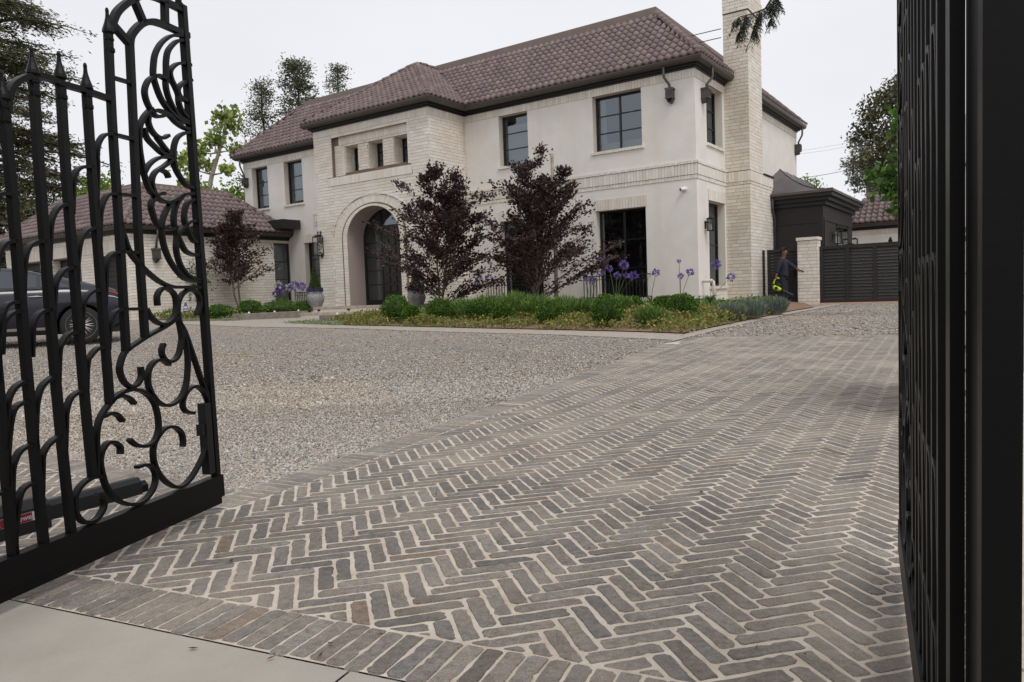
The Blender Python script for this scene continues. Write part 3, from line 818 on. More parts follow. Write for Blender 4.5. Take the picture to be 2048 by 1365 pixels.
for sgn in (-1, 1):
    for j in range(23):
        z = .8 + j * .1045
        for i0, i1, pr in ((1.29, 1.50, .045), (1.60, 2.02, .006), (2.04, 2.10, .03)):
            x0, x1 = sorted((AC + sgn * i0, AC + sgn * i1)); mb.box(x0, x1, -pr, .03, z + .004, z + .1005, P=PQ, col=cream())
mb.build('arch_surround', 'white_brick', porch, kind='stuff')
# the deep entrance: jambs, vault, door wall
DV = -1.10
mb = MB()
for i in range(24):
    (a, z), (b, y) = AI[i], AI[i + 1]; mb.quad((a, QV - .04, z), (a, DV, z), (b, DV, y), (b, QV - .04, y))
for sgn in (-1, 1): mb.quad((AC + sgn * 1.28, QV - .04, .8), (AC + sgn * 1.28, DV, .8), (AC + sgn * 1.28, DV, SP), (AC + sgn * 1.28, QV - .04, SP))
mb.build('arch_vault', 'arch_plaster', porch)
mb = MB(); fr = .07                                 # door frame with arched head
def band(mb, h0, r0, h1, r1, d0, d1, n=24):
    for i in range(n):
        q = [(AC - h * math.cos(math.pi * t / n), SP + r * math.sin(math.pi * t / n)) for h, r, t in ((h0, r0, i), (h0, r0, i + 1), (h1, r1, i + 1), (h1, r1, i))]
        f_ = [(a, d0, z) for a, z in q]; b_ = [(a, d1, z) for a, z in q]
        mb.add(f_ + b_, [(0, 1, 2, 3), (7, 6, 5, 4), (0, 4, 5, 1), (2, 6, 7, 3)])
band(mb, 1.20, 1.0, 1.275, 1.065, DV - .06, DV)
D = FRONT_P(DV)
mb.box(AC - 1.275, AC - 1.20, -.06, 0, .82, SP, P=D); mb.box(AC + 1.20, AC + 1.275, -.06, 0, .82, SP, P=D)
mb.box(-11.52, -11.44, -.06, 0, .82, SP + 1.0, P=D); mb.box(AC - 1.2, -11.52, -.055, 0, .82, .98, P=D)
for z in (3.60, 3.06, 2.55, 2.04, 1.53): mb.box(AC - 1.2, -11.52, -.05, 0, z - .018, z + .018, P=D)
mb.box(-11.44, AC + 1.2, -.055, 0, 3.58, 3.66, P=D)
door_frame = mb.build('door_frame', 'window_frame', porch)
zs = [.98, 1.53, 2.04, 2.55, 3.06, 3.60, 4.26]
for j in range(6):
    g = MB(); g.quad(D(AC - 1.2, -.02, zs[j]), D(-11.52, -.02, zs[j]), D(-11.52, -.02, zs[j + 1]), D(AC - 1.2, -.02, zs[j + 1])); g.build('pane', 'glass', porch)
g = MB(); g.quad(D(-11.44, -.02, 3.66), D(AC + 1.2, -.02, 3.66), D(AC + 1.2, -.02, 4.26), D(-11.44, -.02, 4.26)); g.build('pane', 'glass', porch)
mb = MB(); mb.box(-11.44, AC + 1.2, -.04, .02, .83, 3.58, P=D)
door = mb.build('front_door', 'door_wood', house)
mb = MB()
for i in range(5):
    for j in range(8):
        a = -11.36 + i * .335; z = .92 + j * .335
        if a + .24 < AC + 1.2: mb.box(a, a + .24, -.075, -.04, z, z + .24, P=D)
mb.build('door_panels', 'door_wood', door, kind='stuff')
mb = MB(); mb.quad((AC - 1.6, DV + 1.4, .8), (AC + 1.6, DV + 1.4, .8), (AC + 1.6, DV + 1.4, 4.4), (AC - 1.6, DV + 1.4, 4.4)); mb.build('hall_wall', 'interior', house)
drape(D, AC - 1.0, AC - .86, .9, 4.0, .3, 'curtain', door_frame, 1, .01)
for h in q_holes: window(FRONT_P(QV + .13 + .26), (h[0], h[1], h[2], h[3]), 1, 3, d=.2, name='window')

# ---- roofs ------------------------------------------------------------------------------
TILE_W, TILE_E = .23, .278
TILE_COLS = [(122, 105, 102), (116, 99, 97), (128, 111, 107), (112, 95, 95), (124, 104, 99), (132, 115, 110), (118, 101, 102)]
prof = [(-.5, .0), (-.36, .004), (-.25, .03), (-.12, .062), (0, .074), (.12, .062), (.25, .03), (.36, .004), (.5, 0)]
def tile_mesh():
    L = TILE_E + .05; vs = []; fs = []; n = len(prof)
    for y, zz in ((0, .048), (L, .000)):
        for x, z in prof: vs.append((x * TILE_W, y, z + zz))
    for x, z in prof: vs.append((x * TILE_W, .0, z * .55 + .006))
    for i in range(n - 1): fs.append((i, i + 1, n + i + 1, n + i)); fs.append((2 * n + i, 2 * n + i + 1, i + 1, i))
    return vs, fs
TV, TF = tile_mesh()
rt = random.Random(5)
ROOF = []                                          # (matrix in house space, colour)
def roof_plane(e0, e1, up, height_run, poly, skip=None):
    """e0,e1 eave ends; up = slope vector for the whole run; poly = plan outline that keeps tiles"""
    e0, e1, up = Vector(e0), Vector(e1), Vector(up)
    t = (e1 - e0); W = t.length; t.normalize(); s = up.normalized(); n = t.cross(s).normalized()
    nr = round(up.length / TILE_E); st = up.length / nr; nc = round(W / TILE_W)
    for j in range(nr):
        for i in range(nc):
            o = e0 + t * ((i + .5) * W / nc) + s * (j * st)
            c = o + s * (st * .5)
            if not inside(poly, c.x, c.y): continue
            if skip and skip(c): continue
            o = o + n * (.012 + rt.uniform(-.003, .004)); a = rt.gauss(0, .008)
            t2 = (t + s * a).normalized(); s2 = n.cross(t2)
            M = Matrix(((t2.x, s2.x, n.x, o.x), (t2.y, s2.y, n.y, o.y), (t2.z, s2.z, n.z, o.z), (0, 0, 0, 1)))
            k = rt.uniform(.92, 1.08); c_ = rgb(rt.choice(TILE_COLS)); ROOF.append((M, tuple(x * k for x in c_)))
EV, RUN, RZ = 7.50, 2.37, 2.34
ru0, ru1, rv0, rv1 = -21.25, .32, -.32, 11.87
def zmain(u, v): return EV + (v - rv0) * RZ / RUN
PE, PH, PZ = (-14.27, -8.04, -2.23), 3.115, 2.28    # porch eaves, half width, rise
pc = (PE[0] + PE[1]) / 2
def zporch(u, v): return EV + min(PE[1] - u, u - PE[0], v - PE[2]) * PZ / PH
deck = MB()
def roof_box(u0, u1, v0, v1, z, run, rise, top=True):
    a = [(u0, v0, z), (u1, v0, z), (u1, v1, z), (u0, v1, z)]; b = [(u0 + run, v0 + run, z + rise), (u1 - run, v0 + run, z + rise), (u1 - run, v1 - run, z + rise), (u0 + run, v1 - run, z + rise)]
    deck.add(a + b, [(0, 1, 5, 4), (1, 2, 6, 5), (2, 3, 7, 6), (3, 0, 4, 7), (4, 5, 6, 7), (3, 2, 1, 0)])
roof_box(ru0, ru1, rv0, rv1, EV, RUN, RZ)
pa = [(PE[0], PE[2], EV), (PE[1], PE[2], EV), (pc, PE[2] + PH, EV + PZ), (pc, 2.4, EV + PZ), (PE[1], 1.2, EV), (PE[0], 1.2, EV)]
deck.add(pa, [(0, 1, 2), (1, 4, 3, 2), (0, 2, 3, 5), (0, 5, 4, 1)])
GU0, GU1, GV0, GV1, GZ, GR, GH = -28.0, -17.70, -7.32, .05, 3.90, 1.94, 1.72
roof_box(GU0, GU1, GV0, GV1, GZ, GR, GH)
roof = deck.build('roof', 'roof_deck', house)
front_poly = [(ru0, rv0), (ru1, rv0), (ru1 - RUN, rv0 + RUN - .1), (ru0 + RUN, rv0 + RUN - .1)]
roof_plane((ru0, rv0, EV), (ru1, rv0, EV), (0, RUN, RZ), RUN, front_poly, lambda c: PE[0] < c.x < PE[1] and zporch(c.x, c.y) > zmain(c.x, c.y) - .02)
side_poly = [(ru1, rv0), (ru1, rv1), (ru1 - RUN + .1, rv1 - RUN), (ru1 - RUN + .1, rv0 + RUN)]
roof_plane((ru1, rv0, EV), (ru1, rv1, EV), (-RUN, 0, RZ), RUN, side_poly, lambda c: c.x > .0 and CV0 - .1 < c.y < CV1 + .1)
roof_plane((ru0, rv1, EV), (ru0, rv0, EV), (RUN, 0, RZ), RUN, [(ru0, rv0), (ru0, 4), (ru0 + RUN, 4), (ru0 + RUN, rv0 + RUN)])
roof_plane((PE[0], PE[2], EV), (PE[1], PE[2], EV), (0, PH, PZ), PH, [(PE[0], PE[2]), (PE[1], PE[2]), (pc, PE[2] + PH)])
val = lambda c: zmain(c.x, c.y) > zporch(c.x, c.y) + .05
roof_plane((PE[1], PE[2], EV), (PE[1], 2.4, EV), (-PH, 0, PZ), PH, [(PE[1], PE[2]), (PE[1], 2.4), (pc, 2.4), (pc, PE[2] + PH)], val)
roof_plane((PE[0], 2.4, EV), (PE[0], PE[2], EV), (PH, 0, PZ), PH, [(PE[0], PE[2]), (PE[0], 2.4), (pc, 2.4), (pc, PE[2] + PH)], val)
roof_plane((GU0, GV0, GZ), (GU1, GV0, GZ), (0, GR, GH), GR, [(GU0, GV0), (GU1, GV0), (GU1 - GR, GV0 + GR), (GU0 + GR, GV0 + GR)])
roof_plane((GU1, GV0, GZ), (GU1, GV1, GZ), (-GR, 0, GH), GR, [(GU1, GV0), (GU1, GV1), (GU1 - GR, GV1 - GR), (GU1 - GR, GV0 + GR)])
roof_plane((GU0, GV1, GZ), (GU0, GV0, GZ), (GR, 0, GH), GR, [(GU0, GV0), (GU0, GV1), (GU0 + GR, GV1 - GR), (GU0 + GR, GV0 + GR)])
MH = Matrix.Translation(HC) @ Matrix.Rotation(YAW, 4, 'Z')
def tile_key(q):
    p = MH @ q[0].translation; n = (MH.to_3x3() @ q[0].col[2].to_3d()); d = (Vector((0, 0, CAM_H)) - p)
    return d.length_squared / max(.05, n.dot(d.normalized()))
ROOF.sort(key=tile_key)
tm = {}
for M, c in ROOF[:300]:
    k = min(range(len(TILE_COLS)), key=lambda i: sum((a - b) ** 2 for a, b in zip(rgb(TILE_COLS[i]), c)))
    if k not in tm:
        t_ = MB(); t_.add(TV, TF, rgb(TILE_COLS[k])); tm[k] = t_.mesh('roof_tile', True)
    o = link_mesh('roof_tile', tm[k], 'roof_tile', roof); o.matrix_local = M
base = np.array(TV); T4 = np.array([[*f] for f in TF]); VV = []; CC = []
for M, c in ROOF[300:]:
    A = np.array(M); VV.append(base @ A[:3, :3].T + A[:3, 3]); CC.append(np.tile(c, (len(base), 1)))
nT = len(VV)
F = (T4[None] + (np.arange(nT) * len(base))[:, None, None]).reshape(-1, 4)
me = fast_mesh('roof_tiling', np.concatenate(VV), 4, F, np.concatenate(CC)); me.polygons.foreach_set('use_smooth', [True] * len(me.polygons))
o = link_mesh('roof_tiling', me, 'roof_tile', roof); o['kind'] = 'stuff'
# hip caps
def hip(p0, p1, r=.10, step=.34):
    p0, p1 = Vector(p0), Vector(p1); d = p1 - p0; n = int(d.length / step); t = d.normalized(); side = Vector((0, 0, 1)).cross(t).normalized(); upv = t.cross(side)
    for i in range(n):
        a = p0 + t * (i * step); m_ = MB(); vs = []; fs = []
        for y, rr in ((0, r * 1.12), (step + .06, r * .92)):
            for k in range(9):
                th = math.pi * k / 8; vs.append(a + t * y + side * (rr * math.cos(th)) + upv * (rr * math.sin(th) * .95 + .015 * (y == 0)))
        for k in range(8): fs.append((k, k + 1, 9 + k + 1, 9 + k))
        fs.append(tuple(range(9))[::-1])
        k_ = rt.uniform(.85, 1.12); m_.add(vs, fs, tuple(x * k_ for x in rgb(rt.choice(TILE_COLS))))
        m_.build('hip_tile', 'roof_tile', roof, smooth=True)
hip((ru1 - .06, rv0 + .06, EV + .09), (ru1 - RUN, rv0 + RUN, EV + RZ + .05)); hip((ru0 + .06, rv0 + .06, EV + .09), (ru0 + RUN, rv0 + RUN, EV + RZ + .05))
hip((PE[1] - .06, PE[2] + .06, EV + .09), (pc, PE[2] + PH, EV + PZ + .05)); hip((PE[0] + .06, PE[2] + .06, EV + .09), (pc, PE[2] + PH, EV + PZ + .05)); hip((pc, 2.1, EV + PZ + .06), (pc, PE[2] + PH, EV + PZ + .06))
hip((GU1 - .06, GV0 + .06, GZ + .09), (GU1 - GR, GV0 + GR, GZ + GH + .04)); hip((GU1 - .06, GV1 - .06, GZ + .09), (GU1 - GR, GV1 - GR, GZ + GH + .04)); hip((GU0 + .06, GV0 + .06, GZ + .09), (GU0 + GR, GV0 + GR, GZ + GH + .04))
# flat roof edge trims
def rim(name, u0, u1, v0, v1, z, m, parent, w=.09, h=.16, low=.12):
    mb = MB()
    for a0, a1, b0, b1 in ((u0 - w, u1 + w, v0 - w, v0 + w), (u0 - w, u1 + w, v1 - w, v1 + w), (u0 - w, u0 + w, v0 + w, v1 - w), (u1 - w, u1 + w, v0 + w, v1 - w)):
        mb.box(a0, a1, b0, b1, z - low, z + h)
    return mb.build(name, m, parent)
rim('roof_edge_trim', ru0 + RUN, ru1 - RUN, rv0 + RUN, rv1 - RUN, EV + RZ, 'ridge_metal', roof); rim('roof_edge_trim', GU0 + GR, GU1 - GR, GV0 + GR, GV1 - GR, GZ + GH, 'ridge_metal', roof, .08, .11, .10)
# valley flashing
mb = MB()
for sgn, ue in ((1, PE[1]), (-1, PE[0])):
    p0 = Vector((ue, rv0 + .0, EV + .10)); k = 2.28; vtop = rv0 + PH * (PZ / PH) / (RZ / RUN)
    p1 = Vector((pc, rv0 + PZ * RUN / RZ, EV + PZ + .10)); t = (p1 - p0); sd = Vector((0, 0, 1)).cross(t).normalized() * .1
    mb.quad(p0 - sd, p0 + sd, p1 + sd, p1 - sd)
mb.build('valley_flashing', 'valley_metal', roof)

# ---- eaves: gutter, dark boxed soffit --------------------------------------------------
def eaves(name, path, closed, profile, m, parent, mir=1):
    """path: plan corner list; profile: (outward offset, z)"""
    n = len(path); pts = [Vector((*p, 0)) for p in path]; mb = MB(); rows = []
    for i in range(n):
        a = pts[i - 1] if (closed or i > 0) else None; b = pts[(i + 1) % n] if (closed or i < n - 1) else None
        d0 = (pts[i] - a).normalized() if a else None; d1 = (b - pts[i]).normalized() if b else None
        n0 = Vector((d0.y, -d0.x, 0)) if d0 else None; n1 = Vector((d1.y, -d1.x, 0)) if d1 else None
        if n0 and n1: m_ = (n0 + n1).normalized(); k = 1 / max(.3, m_.dot(n1))
        else: m_ = n0 or n1; k = 1
        rows.append([pts[i] + m_ * (k * o) + Vector((0, 0, z)) for o, z in profile])
    q = len(profile)
    for i in range(n if closed else n - 1):
        for j in range(q): 
            a, b = rows[i], rows[(i + 1) % n]; mb.quad(a[j], b[j], b[(j + 1) % q], a[(j + 1) % q])
    if not closed: mb.add(rows[0], [tuple(range(q))]); mb.add(rows[-1], [tuple(range(q))[::-1]])
    return mb.build(name, m, parent, fix=True)
GUT = [(.16, -.14), (.24, -.15), (.31, -.10), (.335, -.03), (.335, .01), (.31, .01), (.31, -.02), (.16, -.02)]
SOF = [(-.02, -.27), (.05, -.27), (.05, -.21), (.12, -.21), (.12, -.15), (.22, -.14), (.22, -.06), (-.02, -.06)]
def eave_set(path, z, closed=False, parent=house):
    eaves('gutter', path, closed, [(o, z + h) for o, h in GUT], 'gutter_metal', parent); eaves('boxed_eaves', path, closed, [(o, z + h) for o, h in SOF], 'dark_trim', parent)
eave_set([(-20.85, 4.0), (-20.85, 0), (QU0, 0), (QU0, QV), (QU1, QV), (QU1, 0), (0, 0), (0, CV0 + .001)], EV + .01)
eave_set([(0, CV1 + .04), (0, 11.55), (-4, 11.55)], EV + .01)

# ---- downpipes with leader heads --------------------------------------------------------
def leader(P, a, z, side, out=.32, zt=7.36, shift=.0):
    mb = MB(); p = lambda x, d, q: Vector(P(x, d, q))
    mb.tube([p(a + shift, -out + .05, zt), p(a + shift, -out + .05, zt - .22), p(a + shift * .9, -out + .06, zt - .30), p(a, -.14, z + .24), p(a, -.14, z + .1)], .038, 8)
    w = mb.build('downpipe', 'leader_metal', house, smooth=True)
    h = MB(); 
    for (w0, z0, z1) in ((.115, .1, .15), (.095, -.12, .1), (.11, -.15, -.12)): h.box(a - w0, a + w0, -.24, 0, z + z0, z + z1, P=P)
    for k in range(5): h.box(a - .085 + k * .04, a - .073 + k * .04, -.252, -.24, z - .1, z + .09, P=P)
    ww = [(.09, -.15), (.085, -.2), (.05, -.25), (.015, -.28)]
    for (a0, za), (a1, zb) in zip(ww[:-1], ww[1:]):
        q = [P(a - a0, -.2, z + za), P(a + a0, -.2, z + za), P(a + a0, 0, z + za), P(a - a0, 0, z + za), P(a - a1, -.12, z + zb), P(a + a1, -.12, z + zb), P(a + a1, 0, z + zb), P(a - a1, 0, z + zb)]
        h.add(q, [(0, 1, 5, 4), (1, 2, 6, 5), (3, 0, 4, 7)])
    h.build('leader_head', 'leader_metal', w)
leader(PF, -.70, 6.62, 1, shift=-.12); leader(PS, .58, 6.62, 1, shift=.16); leader(PS, 11.3, 6.55, 1, shift=.1); leader(PF, -20.62, 6.42, 1, shift=-.1)

# ---- balcony railings at the french windows ---------------------------------------------
def railing(u0, u1, z1=1.47, z0=.72, out=.32, P=PF):
    mb = MB(); d0, d1 = -out - .02, -out + .02
    mb.box(u0, u1, d0 - .01, d1 + .01, z1 - .03, z1, P=P); mb.box(u0, u1, d0, d1, z0 + .05, z0 + .08, P=P); mb.box(u0, u1, d0, d1, z1 - .14, z1 - .12, P=P)
    for a in (u0, u1 - .03): mb.box(a, a + .03, -out, .0, z1 - .03, z1, P=P); mb.box(a, a + .03, -out, .0, z0 + .05, z0 + .08, P=P)
    r = mb.build('balcony_railing', 'railing_iron', house)
    n = int((u1 - u0) / .11)
    for i in range(n + 1):
        a = u0 + (u1 - u0 - .02) * i / n; b = MB(); b.box(a, a + .02, -out - .01, -out + .01, z0, z1 - .03, P=P); b.build('baluster', 'railing_iron', r)
railing(-3.62, -1.48); railing(-7.35, -5.18, 1.43); railing(-17.4, -15.5, 1.42)

# ---- wall lantern, camera, waste pipe ------------------------------------------------------
def lantern(P, a, z, w=.11, h=.42, label='', bracket=False):
    o = empty('wall_lantern', MH @ Vector(P(a, 0, z)), YAW, label, 'lantern', 'wall lanterns on the house')
    Q = lambda x, d, q: Vector(P(a + x, d, z + q)) - Vector(P(a, 0, z))
    mb = MB(); mb.box(-.05, .05, -.02, 0, -.1, .12, P=Q); mb.box(-.015, .015, -.16, -.02, .06, .09, P=Q)
    if bracket: mb.box(-.012, .012, -.2, -.01, h + .12, h + .145, P=Q); mb.tube([Q(0, -.02, h - .02), Q(0, -.1, h + .06), Q(0, -.19, h + .12)], .012, 6); mb.box(-.03, .03, -.02, 0, h - .1, h + .17, P=Q); mb.tube([Q(0, -.18, h), Q(0, -.18, h + .13)], .01, 6)
    mb.build('bracket', 'iron_dark', o)
    mb = MB(); c = -.18
    for x in (-w, w - .018):
        for d in (c - w, c + w - .018): mb.box(x, x + .018, d, d + .018, -h * .5 if not bracket else -.02, h * .5 if not bracket else h - .05, P=Q)
    z0, z1 = (-h * .5, h * .5) if not bracket else (-.02, h - .05)
    for zz in (z0, z1 - .018): 
        for x in (-w, w - .018): mb.box(x, x + .018, c - w, c + w, zz, zz + .018, P=Q)
        for d in (c - w, c + w - .018): mb.box(-w, w, d, d + .018, zz, zz + .018, P=Q)
    q = [Q(-w - .01, c - w - .01, z1), Q(w + .01, c - w - .01, z1), Q(w + .01, c + w + .01, z1), Q(-w - .01, c + w + .01, z1), Q(0, c, z1 + w * .7)]
    mb.add(q, [(0, 1, 4), (1, 2, 4), (2, 3, 4), (3, 0, 4), (3, 2, 1, 0)]); mb.build('lantern_frame', 'iron_dark', o)
    g = MB(); g.box(-w + .02, w - .02, c - w + .02, c + w - .02, z0 + .02, z1 - .02, P=Q); g.build('lantern_glass', 'lantern_pane', o)
    g = MB(); g.tube([Q(0, c, z0 + .02), Q(0, c, z0 + (z1 - z0) * .5)], .014, 8); g.build('candle', 'plastic_white', o)
    return o
lantern(PS, .62, 2.82, .10, .36, 'black square wall lantern beside the narrow side window near the corner')
lantern(PQ, -13.80, 2.72, .14, .72, 'large black hanging lantern on the brick porch left of the arch', True)
cam_p = MH @ Vector(PF(-.34, 0, 3.86))
sc = empty('security_camera', cam_p, YAW, 'small white security camera on the stucco wall under the brick band', 'camera')
mb = MB(); mb.lathe([(.02, -.02), (.055, -.02), (.055, .0), (.02, .005)], (0, -.01, 0), 14); mb.v = [(x, -abs(z) - .0, y + 0) for x, y, z in mb.v]; mb.build('mount', 'plastic_white', sc, smooth=True)
mb = MB(); mb.tube([(0, -.02, 0), (-.03, -.06, -.005), (-.10, -.13, -.02)], [.05, .06, .056], 14); mb.build('camera_body', 'plastic_white', sc, smooth=True)
mb = MB(); mb.tube([(-.098, -.128, -.02), (-.112, -.142, -.023)], [.046, .04], 14); mb.build('lens', 'plastic_black', sc)
wp = empty('waste_pipe', MH @ Vector((0, .30, .62)), YAW, 'cream plastic pipe elbow coming out of the side wall near the corner', 'pipe')
mb = MB(); mb.tube([(0, 0, .55), (.16, 0, .55), (.30, 0, .55), (.33, 0, .52), (.34, 0, .4), (.34, 0, -.1)], .045, 10); mb.build('pipe', 'pvc', wp, smooth=True)
mb = MB(); mb.tube([(.22, 0, .55), (.30, 0, .55)], .056, 10); mb.build('collar', 'pvc', wp, smooth=True)

# ================================================================== GARAGE (the low wing)
garage = empty('garage', hw(-18.05, -6.97, 0), YAW, 'low white brick garage wing with hipped tiled roof behind the parked car', 'garage')
GX, GVV = 0.0, 0.0                                  # local: x along u from the corner, y along v
PGF = lambda a, d, z: (a, d, z); PGS = lambda a, d, z: (-d, a, z)
g_holes = [(-2.35, -.62, .3, 2.95), (-5.6, -3.30, .3, 2.98), (-8.9, -6.6, .3, 2.98)]
gs_hole = [(6.18, 6.95, .95, 3.48)]
mb = MB(); wall(mb, PGF, -9.65, 0, .1, 3.66, g_holes); wall(mb, PGS, 0, 6.97, .1, 3.66, gs_hole)
mb.quad((-9.65, 0, .1), (-9.65, 0, 3.66), (-9.65, 6.9, 3.66), (-9.65, 6.9, .1)); reveals(mb, PGF, g_holes, .35); reveals(mb, PGS, gs_hole, .12)
mb.box(-9.6, -.3, .8, .95, .1, 3.6)
gw = mb.build('wall', 'mortar', garage)
def lay_local(bricks, parent, n_single=0):
    rest = MB()
    for (P, x0, x1, z0, z1, pr, c) in bricks: rest.box(x0, x1, -pr, .02, z0, z1, P=P, col=c)
    rest.build('brickwork', 'white_brick', parent, kind='stuff')
bg = courses(PGF, -9.65, .012, .25, 3.02, rects=g_holes) + courses(PGS, 0, 6.97, .25, 3.62, rects=gs_hole, off=1)
for h in g_holes:
    for P in (lambda a, d, z, u=h[0]: (u + d, a, z), lambda a, d, z, u=h[1]: (u - d, a, z)): bg += courses(P, 0, .35, .25, h[3], proud=.004, L=.24)
lay_local(bg, gw)
soldier('door_lintel', PGF, -9.65, .012, 3.02, 3.46, .02, .085, parent=garage); soldier('eaves_course', PGF, -9.65, .012, 3.46, 3.62, .015, parent=garage, step=.1)
for h in g_holes:
    mb = MB(); mb.box(h[0], h[1], .30, .36, .3, h[3], P=PGF); gd = mb.build('garage_door', 'dark_wood', garage)
    for j in range(14):
        b = MB(); z = .34 + j * .185; b.box(h[0] + .06, h[1] - .06, .275, .30, z, z + .17, P=PGF); b.build('board', 'dark_wood', gd)
wg = MB(); h = gs_hole[0]; fr = .05
for q in ((h[0], h[0] + fr, h[2], h[3]), (h[1] - fr, h[1], h[2], h[3]), (h[0], h[1], h[2], h[2] + fr), (h[0], h[1], h[3] - fr, h[3]), (h[0], h[1], 2.72, 2.75), (h[0], h[1], 1.98, 2.01)): wg.box(q[0], q[1], .03, .09, q[2], q[3], P=PGS)
wgo = wg.build('window', 'window_frame', garage)
for z0, z1 in ((1.0, 1.98), (2.01, 2.72), (2.75, 3.43)):
    g = MB(); g.quad(PGS(h[0] + fr, .06, z0), PGS(h[1] - fr, .06, z0), PGS(h[1] - fr, .06, z1), PGS(h[0] + fr, .06, z1)); g.build('pane', 'glass', wgo)
drape(PGS, 6.3, 6.9, .95, 3.45, .3, 'curtain', wgo, 2, .02)
eave_set([(-9.65, 6.9), (-9.65, 0), (0, 0), (0, 6.97)], GZ + .01, parent=garage)
mb = MB(); mb.tube([(.27, 1.0, 3.78), (.27, 1.0, 3.55), (.15, 1.0, 3.3), (.12, 1.0, 3.1)], .04, 8); dp = mb.build('downpipe', 'leader_metal', garage, smooth=True)
mb = MB(); mb.box(0, .24, .86, 1.14, 3.05, 3.12); mb.box(0, .22, .89, 1.11, 2.78, 3.05); mb.box(0, .24, .87, 1.13, 2.75, 2.78)
mb.add([(0, .9, 2.75), (.2, .9, 2.75), (.2, 1.1, 2.75), (0, 1.1, 2.75), (0, .97, 2.6), (.08, .97, 2.6), (.08, 1.03, 2.6), (0, 1.03, 2.6)], [(0, 1, 5, 4), (1, 2, 6, 5), (2, 3, 7, 6), (4, 5, 6, 7)]); mb.build('leader_head', 'leader_metal', dp)
mb = MB(); mb.box(-1.6, .9, 6.0, 6.9, 4.05, 4.42); mb.build('flat_link_roof', 'dark_trim', garage)

# ================================================================== IRON GATE LEAVES
# the leaf is drawn in its own plane: s runs from the free end to the hinge, z up
GE = Vector((-1.372, 3.350, 0.0)); GNr = Vector((-1.636, 2.275, 0.0))       # feet of the open left leaf
gdir = (GNr - GE).normalized()
lean = .012
gnorm = Vector((-gdir.y, gdir.x, 0)).normalized()
gnorm = gnorm if gnorm.x > 0 else -gnorm
gup = (Vector((0, 0, 1)) - gnorm * lean).normalized(); gpn = gdir.cross(gup).normalized()
def G(px, py):
    p = on_plane(px, py, GE, gpn); q = p - GE
    return (q.dot(gdir), q.dot(gup))
LEAF_L = 1.62
bars = [  # picket centre lines, photograph pixels
    [(6, 203), (21.5, 360), (55, 760), (87, 1084)], [(66, 150), (80, 360), (111, 760), (142, 1062)], [(121, 166), (133, 360), (166, 760), (185, 953)], [(173, 180), (185, 360), (216, 760), (219, 806)],
    [(216, 60), (224, 240), (239, 470), (252, 702)], [(259, 84), (265.7, 230), (276.5, 470), (290, 676)]]
curves = [
    [(223, 60), (224, 49), (233, 26), (250, 9), (268, -2), (288, -8), (310, -5), (335, 6), (370, 24)],
    [(259, 90), (261, 74), (270, 60), (284, 48), (303, 44), (321, 48), (338, 55), (376, 72)],
    [(268, 1), (287, 46)], [(329, 4), (330, 50)], [(228, 53), (256, 85)],
    [(226, 156), (260, 166)], [(284, 618), (247, 619)],
    [(13, 225), (18, 188), (31, 166), (61.5, 152), (92, 155), (123, 168), (169, 181.5), (220, 199)]]
hooks = [
    [(192, 420), (194, 342), (193, 311), (196, 289), (205, 273), (216, 268.6), (231, 270.5), (265, 279)], [(198, 500), (199, 468), (200, 430), (205, 407), (214, 391), (226, 388), (239, 389.5), (270, 392)],
    [(209, 610), (210.5, 567), (211, 542), (215, 519), (224, 508), (239, 504), (277, 506)], [(216, 700), (218, 660), (221, 641), (228, 626), (239, 620), (247, 618)],
    [(46, 590), (48, 532), (55, 498), (71, 485), (89, 483)], [(98, 520), (100, 461), (105, 434), (117, 415), (135, 408)], [(150, 570), (155, 520), (160, 483), (172, 463), (189, 455)], [(106, 640), (109, 581), (115, 557), (129, 540), (148, 535)],
    [(163, 670), (165, 615), (172, 594), (185, 583), (200, 580)], [(3, 710), (6, 652), (15, 634), (28, 625), (42, 622)], [(63, 715), (65, 655), (72, 634), (85, 623), (100, 620)], [(116, 765), (118, 705), (125, 683), (138, 668), (157, 665)],
    [(172, 790), (174, 729), (181.5, 711), (194, 698), (208, 695)], [(10, 900), (13, 840), (16, 802), (29, 776), (52, 761)], [(70, 900), (71, 840), (74, 802), (84, 772), (108, 752)], [(129, 915), (130.6, 857), (132, 824), (142, 795), (165, 781)],
    [(23, 1010), (24, 953), (27, 928), (40, 902), (65, 889)], [(83, 990), (84, 937), (85, 911), (97, 889), (120, 871)], [(144, 430), (146, 369), (151, 345), (163, 335), (183, 334)], [(-8, 545), (-4, 510), (9, 488), (30, 482)]]
